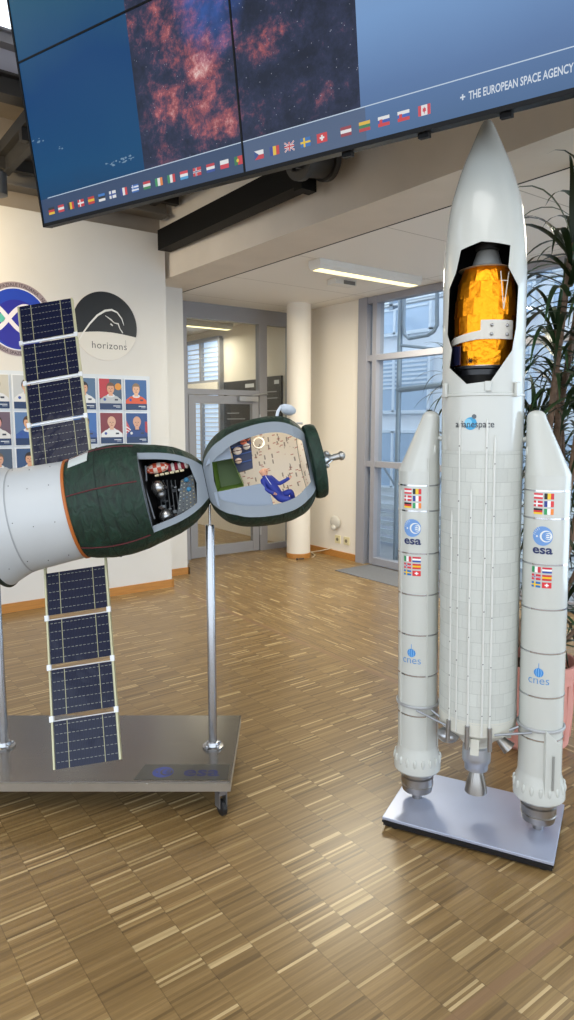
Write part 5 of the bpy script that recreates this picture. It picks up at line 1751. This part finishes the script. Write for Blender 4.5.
def array(bottom, top, width_v, up_sign, stub):
    """bottom/top: world centres of the two short edges"""
    U = (top - bottom); Ln = U.length; U = U.normalized()
    Wd = width_v.normalized(); Wd = (Wd - U * Wd.dot(U)).normalized()
    Nm = Wd.cross(U)
    if Nm.dot(EYE - bottom) < 0: Nm = -Nm
    Xa = U.cross(Nm)
    Mw = Matrix(((Xa.x, U.x, Nm.x, bottom.x), (Xa.y, U.y, Nm.y, bottom.y), (Xa.z, U.z, Nm.z, bottom.z), (0, 0, 0, 1)))
    r = empty('solar_array', Matrix.Identity(4)); r.parent = craft; r.matrix_local = Mci @ Mw
    w = .245
    ph = (Ln - 3 * .022) / 4
    for i in range(4):
        y0 = i * (ph + .022)
        mb = MB(); mb.b2((-w / 2 + .006, -ph / 2, -.004), (w / 2 - .006, ph / 2, .0))
        o = mb.build('solar_panel', CELL, r, smooth=False); o.location = (0, y0 + ph / 2, 0)
        mb = MB(); mb.b2((-w / 2 + .004, y0, -.007), (w / 2 - .004, y0 + ph, -.0045)); mb.build('backing', back_m, r, smooth=False)
    mb = MB()
    y_lo, y_hi = (0, Ln + stub) if up_sign < 0 else (-stub, Ln)
    for s in (-1, 1):
        mb.b2((s * w / 2 - .0035, y_lo, -.018), (s * w / 2 + .0035, y_hi, .003))
    mb.build('side_rail', rail_m, r, smooth=False)
    for i in range(3):
        mb = MB()
        y0 = (i + 1) * ph + i * .022 + .011
        for s in (-1, 1):
            mb.b2((s * w / 2 - .009, y0 - .011, -.008), (s * w / 2 + .007, y0 + .011, .005))
        mb.tube([(-w / 2, y0 - .008 if up_sign < 0 else y0, -.002), (w / 2, y0 - .008 if up_sign < 0 else y0, -.002)], .002 if up_sign < 0 else .005, 8)
        mb.build('hinge', joint_m, r, smooth=False)
    return r


Wa = W3(.243, .02, .044)
array(W3(-.956, 2.889, 1.387), W3(-1.11, 3.212, 2.098), Wa, 1, .02)
_b, _t = W3(-.744, 2.391, .288), W3(-.863, 2.715, 1.002)
array(_b, _b.lerp(_t, .945), Wa, -1, .10)

# --- small doll in the orbital module
def doll():
    J = {}
    N_ = .075
    P3 = lambda x, y, n: Mc @ lp(x, y, n)
    pts = [('pelvis', P3(280, 497, .055), .013), ('belly', P3(274, 489, .058), .0125), ('chest', P3(268.5, 481.5, .062), .0145), ('neck', P3(265.3, 476.2, .066), .006), ('head', P3(263.8, 472, .068), .0125), ('crown', P3(262.6, 468.4, .068), .009),
           ('sh_r', P3(271, 478, .05), .007), ('el_r', P3(279, 484, .055), .0055), ('ha_r', P3(287, 479.5, .065), .0045), ('fi_r', P3(290.5, 477, .068), .0035),
           ('sh_l', P3(263, 481.5, .08), .007), ('el_l', P3(265, 489, .09), .0055), ('ha_l', P3(272.5, 493, .10), .0045), ('fi_l', P3(275.5, 494, .10), .0035),
           ('hip_r', P3(283, 495.5, .045), .010), ('kn_r', P3(291, 491, .06), .0085), ('fo_r', P3(293.5, 499.5, .045), .006), ('to_r', P3(296.5, 500, .05), .0055),
           ('hip_l', P3(281, 499.5, .07), .010), ('kn_l', P3(289.5, 499, .085), .0085), ('fo_l', P3(290.5, 506, .07), .006), ('to_l', P3(294, 506.5, .075), .0055)]
    idx = {n: i for i, (n, _, _) in enumerate(pts)}
    ed = [('pelvis', 'belly'), ('belly', 'chest'), ('chest', 'neck'), ('neck', 'head'), ('head', 'crown'), ('chest', 'sh_r'), ('sh_r', 'el_r'), ('el_r', 'ha_r'), ('ha_r', 'fi_r'), ('chest', 'sh_l'), ('sh_l', 'el_l'), ('el_l', 'ha_l'), ('ha_l', 'fi_l'),
          ('pelvis', 'hip_r'), ('hip_r', 'kn_r'), ('kn_r', 'fo_r'), ('fo_r', 'to_r'), ('pelvis', 'hip_l'), ('hip_l', 'kn_l'), ('kn_l', 'fo_l'), ('fo_l', 'to_l')]
    org = pts[0][1].copy()
    me = bpy.data.meshes.new('body')
    K = 10.0      # built ten times up so that the skin stays well formed, then scaled back
    me.from_pydata([tuple((p - org) * K) for _, p, _ in pts], [(idx[a], idx[b]) for a, b in ed], [])
    ob = bpy.data.objects.new('body', me); COL.objects.link(ob)
    sk = ob.modifiers.new('skin', 'SKIN'); sk.use_smooth_shade = True
    ob.modifiers.new('sub', 'SUBSURF').levels = 2
    for i, v in enumerate(me.skin_vertices[0].data):
        v.radius = (pts[i][2] * K * 1.75, pts[i][2] * K * 1.75); v.use_root = (i == 0)
    bpy.context.view_layer.update()
    m2 = bpy.data.meshes.new_from_object(ob.evaluated_get(bpy.context.evaluated_depsgraph_get()))
    bpy.data.objects.remove(ob)
    for v in m2.vertices: v.co = v.co / K
    m2.materials.clear()
    for m in (mat('doll_blue_suit', '1c2f8c', rough=.6), mat('doll_skin', 'd8a283', rough=.5), mat('doll_boot', 'c9c6c0', rough=.5)): m2.materials.append(m)
    g = {n: p - org for n, p, _ in pts}
    for p in m2.polygons:
        c = p.center; p.use_smooth = True
        if min((c - g['head']).length, (c - g['crown']).length) < .019 and (c - g['chest']).length > .024: p.material_index = 1
        elif min((c - g['fi_r']).length, (c - g['fi_l']).length) < .009: p.material_index = 1
        elif min((c - g['to_r']).length, (c - g['to_l']).length) < .012: p.material_index = 2
    r = empty('astronaut_doll', org, 'small bald doll in a blue jumpsuit reclining inside the cream lined module', 'doll')
    o = bpy.data.objects.new('body', m2); COL.objects.link(o); o.parent = r
    # face: eyes, nose, mouth and ears on the side turned to the viewer
    hd = g['head'].lerp(g['crown'], .35)
    upd = (g['crown'] - g['neck']).normalized(); fwd = (Nn * .8 + E1 * .55); fwd = (fwd - upd * fwd.dot(upd)).normalized(); sdv = upd.cross(fwd)
    mb = MB()
    for s in (-1, 1):
        mb.ball(hd + fwd * .019 + sdv * (s * .006) + upd * .001, .0013, 0, 6, 5)
        mb.ball(hd + sdv * (s * .019), .004, 1, 8, 6)
    mb.ball(hd + fwd * .0205 - upd * .002, .0026, 1, 8, 6)
    mb.ball(hd + fwd * .019 - upd * .008, .002, 2, 8, 6)
    mb.build('face', [mat('doll_eye', '1c1614', rough=.4), MATS['doll_skin'], mat('doll_mouth', '9a4a40', rough=.5)], r)
    mb = MB()
    mb.tube([g['neck'] + Nn * .017, g['chest'] + Nn * .0245, g['belly'] + Nn * .0215, g['pelvis'] + Nn * .0215], .0012, 6)
    mb.build('suit_piping', mat('doll_piping', 'd8dce4', rough=.5), r)
    # fingers
    for h, f in (('ha_r', 'fi_r'), ('ha_l', 'fi_l')):
        d = (g[f] - g[h]).normalized(); sv = d.cross(Nn).normalized()
        mb = MB()
        for k in range(4):
            b0 = g[f] + sv * ((k - 1.5) * .0019); ll = (.005, .0065, .006, .0045)[k]
            mb.tube([b0, b0 + d * ll * .6, b0 + d * ll - Nn * .002], [.0011, .001, .0008], 6)
        b0 = g[f] - sv * .003 - d * .002; mb.tube([b0, b0 - sv * .0028 + d * .0025], [.0012, .0009], 6)
        mb.build('hand', MATS['doll_skin'], r)


doll()

# ================================================================== OUTSIDE THE WINDOW
terrace = mat('terrace_paving', '9fa3aa', rough=.9, noise=.06, nscale=3)
mb = MB(); mb.b2((5.35, -12, -.2), (24, 24, -.05)); struct('ground_outside', mb, terrace, smooth=False)
fac_white = mat('facade_white', 'e6ecf4', rough=.7)
fac_glass = mat('facade_glass', 'b2c8e0', rough=.15, metal=.1, spec=.8)
an = empty('annex_building', Vector((9.2, 3, 0)), 'white office building with louvred top seen through the tall window', 'building')
mb = MB(); mb.b2((0, -14, -.2), (4, 16, 6.5)); mb.build('facade_wall', fac_white, an, smooth=False)
for y in range(-13, 15, 2):
    for z0 in (.35, 1.75, 3.15):
        mb = MB(); mb.b2((-.06, y + .15, z0), (-.02, y + 1.85, z0 + 1.05)); w_ = mb.build('facade_window', fac_glass, an, smooth=False)
        mb = MB()
        for p0, p1 in (((-.08, y + .12, z0 - .03), (-.0, y + 1.88, z0 + .03)), ((-.08, y + .12, z0 + 1.02), (0, y + 1.88, z0 + 1.08)), ((-.08, y + .12, z0), (0, y + .18, z0 + 1.05)), ((-.08, y + 1.82, z0), (0, y + 1.88, z0 + 1.05)), ((-.08, y + .97, z0), (0, y + 1.03, z0 + 1.05))):
            mb.b2(p0, p1)
        if z0 > 1:
            for i in range(8): mb.b2((-.075, y + .2, z0 + .42 + .075 * i), (-.062, y + 1.8, z0 + .455 + .075 * i))
        mb.build('window_frame', mat('facade_frame', 'dce6f0', rough=.5), w_, smooth=False)
lou = mat('louvre_white', 'd9e2ec', rough=.5)
mb = MB()
for i in range(14):
    z = 4.35 + .15 * i
    mb.add([(-.25, -14, z), (-.25, 16, z), (-.05, 16, z + .1), (-.05, -14, z + .1), (-.25, -14, z - .02), (-.25, 16, z - .02), (-.05, 16, z + .08), (-.05, -14, z + .08)],
           [(0, 1, 2, 3), (7, 6, 5, 4), (0, 4, 5, 1), (2, 6, 7, 3), (0, 3, 7, 4), (1, 5, 6, 2)])
mb.build('louvre', lou, an, smooth=False)
# glazed canopy with slats between the buildings
cn = empty('glass_canopy', Vector((7.6, 3, 0)), 'white slatted canopy sloping outside above the tall window', 'canopy')
mb = MB()
for i in range(16):
    x = -1.55 + .17 * i; z = 2.95 + .07 * i
    mb.b2((x, -9, z), (x + .09, 11, z + .02))
mb.build('slat', lou, cn, smooth=False)
mb = MB()
for y in range(-9, 12, 2):
    mb.add([(-1.55, y, 2.9), (1.2, y, 4.0), (1.2, y, 4.1), (-1.55, y, 3.0), (-1.55, y + .06, 2.9), (1.2, y + .06, 4.0), (1.2, y + .06, 4.1), (-1.55, y + .06, 3.0)],
           [(0, 1, 2, 3), (7, 6, 5, 4), (0, 4, 5, 1), (1, 5, 6, 2), (2, 6, 7, 3), (3, 7, 4, 0)])
mb.build('rafter', mat('rafter_blue_grey', '8fa0b4', rough=.5), cn, smooth=False)
# steel escape frame close to the glass
galv = mat('galvanised_tube', '93a0ae', rough=.4, metal=.4)
PX = Vector((5.75, 0, 0)); XN = Vector((1, 0, 0))
fr_ = empty('steel_frame', Vector((5.75, 5.0, -.05)), 'galvanised tube frame with a hooped rail standing outside the tall window', 'frame')
g_ = lambda x, y: hit(x, y, PX, XN) - Vector((5.75, 5.0, -.05))
mb = MB(); mb.tube([Vector((0, g_(398, 430).y, 0)), Vector((0, g_(398, 430).y, 3.4))], .03, 12); mb.tube([Vector((0, g_(446, 430).y, 0)), Vector((0, g_(446, 430).y, 3.4))], .03, 12); mb.build('upright', galv, fr_)
mb = MB()
hoop = [g_(404, 297), g_(403.5, 325), g_(404.5, 334), g_(409, 338.5), g_(428, 335), g_(434, 331), g_(437, 325), g_(437, 289)]
mb.tube(hoop, .022, 10); mb.tube([g_(398, 298), g_(446, 285)], .022, 10); mb.build('hoop', galv, fr_)
mb = MB(); mb.tube([g_(398, 390), g_(446, 384)], .035, 10); mb.tube([g_(398, 345), g_(446, 350)], .016, 8); mb.tube([g_(398, 470), g_(446, 466)], .02, 8); mb.build('crossbar', galv, fr_)
mb = MB(); mb.tube([g_(398, 560), g_(446, 470)], .016, 8); mb.tube([g_(376, 455), g_(398, 490)], .014, 8); mb.build('brace', galv, fr_)
# slatted bench by the glass
bn = empty('slatted_screen', Vector((6.3, 5.6, -.05)), 'low white slatted screen outside at the foot of the tall window', 'screen')
mb = MB()
for i in range(7): mb.b2((0, -2.2, .05 + .11 * i), (.04, 1.2, .11 + .11 * i))
mb.build('slat', lou, bn, smooth=False)
mb = MB()
for y in (-2.1, -.6, 1.1): mb.b2((.04, y, 0), (.08, y + .06, .85))
mb.build('post', galv, bn, smooth=False)

# ================================================================== LIGHT
world = bpy.data.worlds.new('daylight')
S.world = world
world.use_nodes = True
bgn = world.node_tree.nodes['Background']
bgn.inputs[0].default_value = (.78, .88, 1.0, 1)
bgn.inputs[1].default_value = 2.0


def area(name, loc, target, sx, sy, power, col):
    l = bpy.data.lights.new(name, 'AREA'); l.shape = 'RECTANGLE'; l.size = sx; l.size_y = sy; l.energy = power; l.color = col
    o = bpy.data.objects.new(name, l); COL.objects.link(o); o.location = loc
    d = Vector(target) - Vector(loc); o.rotation_euler = d.to_track_quat('-Z', 'Y').to_euler()
    return o


area('hall_fill', (-1.0, 0.2, 5.1), (-1.0, 0.2, 0), 4, 5, 120, (1, .98, .95))  # added fill light under the closed hall ceiling
area('strip_light', (4.2, 4.47, 2.77), (4.2, 4.47, 0), 1.1, .1, 46, (1, .93, .75))
area('strip_light', (4.0, 2.0, 2.77), (4.0, 2.0, 0), 1.1, .1, 24, (1, .93, .75))
area('corridor_light', (4.4, 8.4, 2.74), (4.4, 8.4, 0), 1.1, .6, 16, (1, .9, .7))
area('corridor_light', (4.0, 10.5, 2.74), (4.0, 10.5, 0), 1.5, .6, 20, (1, .92, .78))
area('window_side_fill', (5.08, -.4, 1.5), (0, 1.2, 1.4), 3.0, 2.5, 70, (.72, .86, 1))  # added fill light out of view by the window, in place of daylight
area('wall_washer', (0.55, 5.0, 3.1), (0.9, 5.75, 2.5), .3, .2, 20, (1, .76, .40))

_cl = bpy.data.lights.new('cabin_fill', 'POINT'); _cl.energy = .22; _cl.color = (1, .94, .84); _cl.shadow_soft_size = .02  # added point light to brighten the cream liner
_co = bpy.data.objects.new('cabin_fill', _cl); COL.objects.link(_co); _co.location = Mc @ (lp(268, 440, .03))
S.view_settings.view_transform = 'Standard'
S.view_settings.look = 'None'
S.view_settings.gamma = 1
S.view_settings.use_curve_mapping = False
S.view_settings.exposure = 0.42
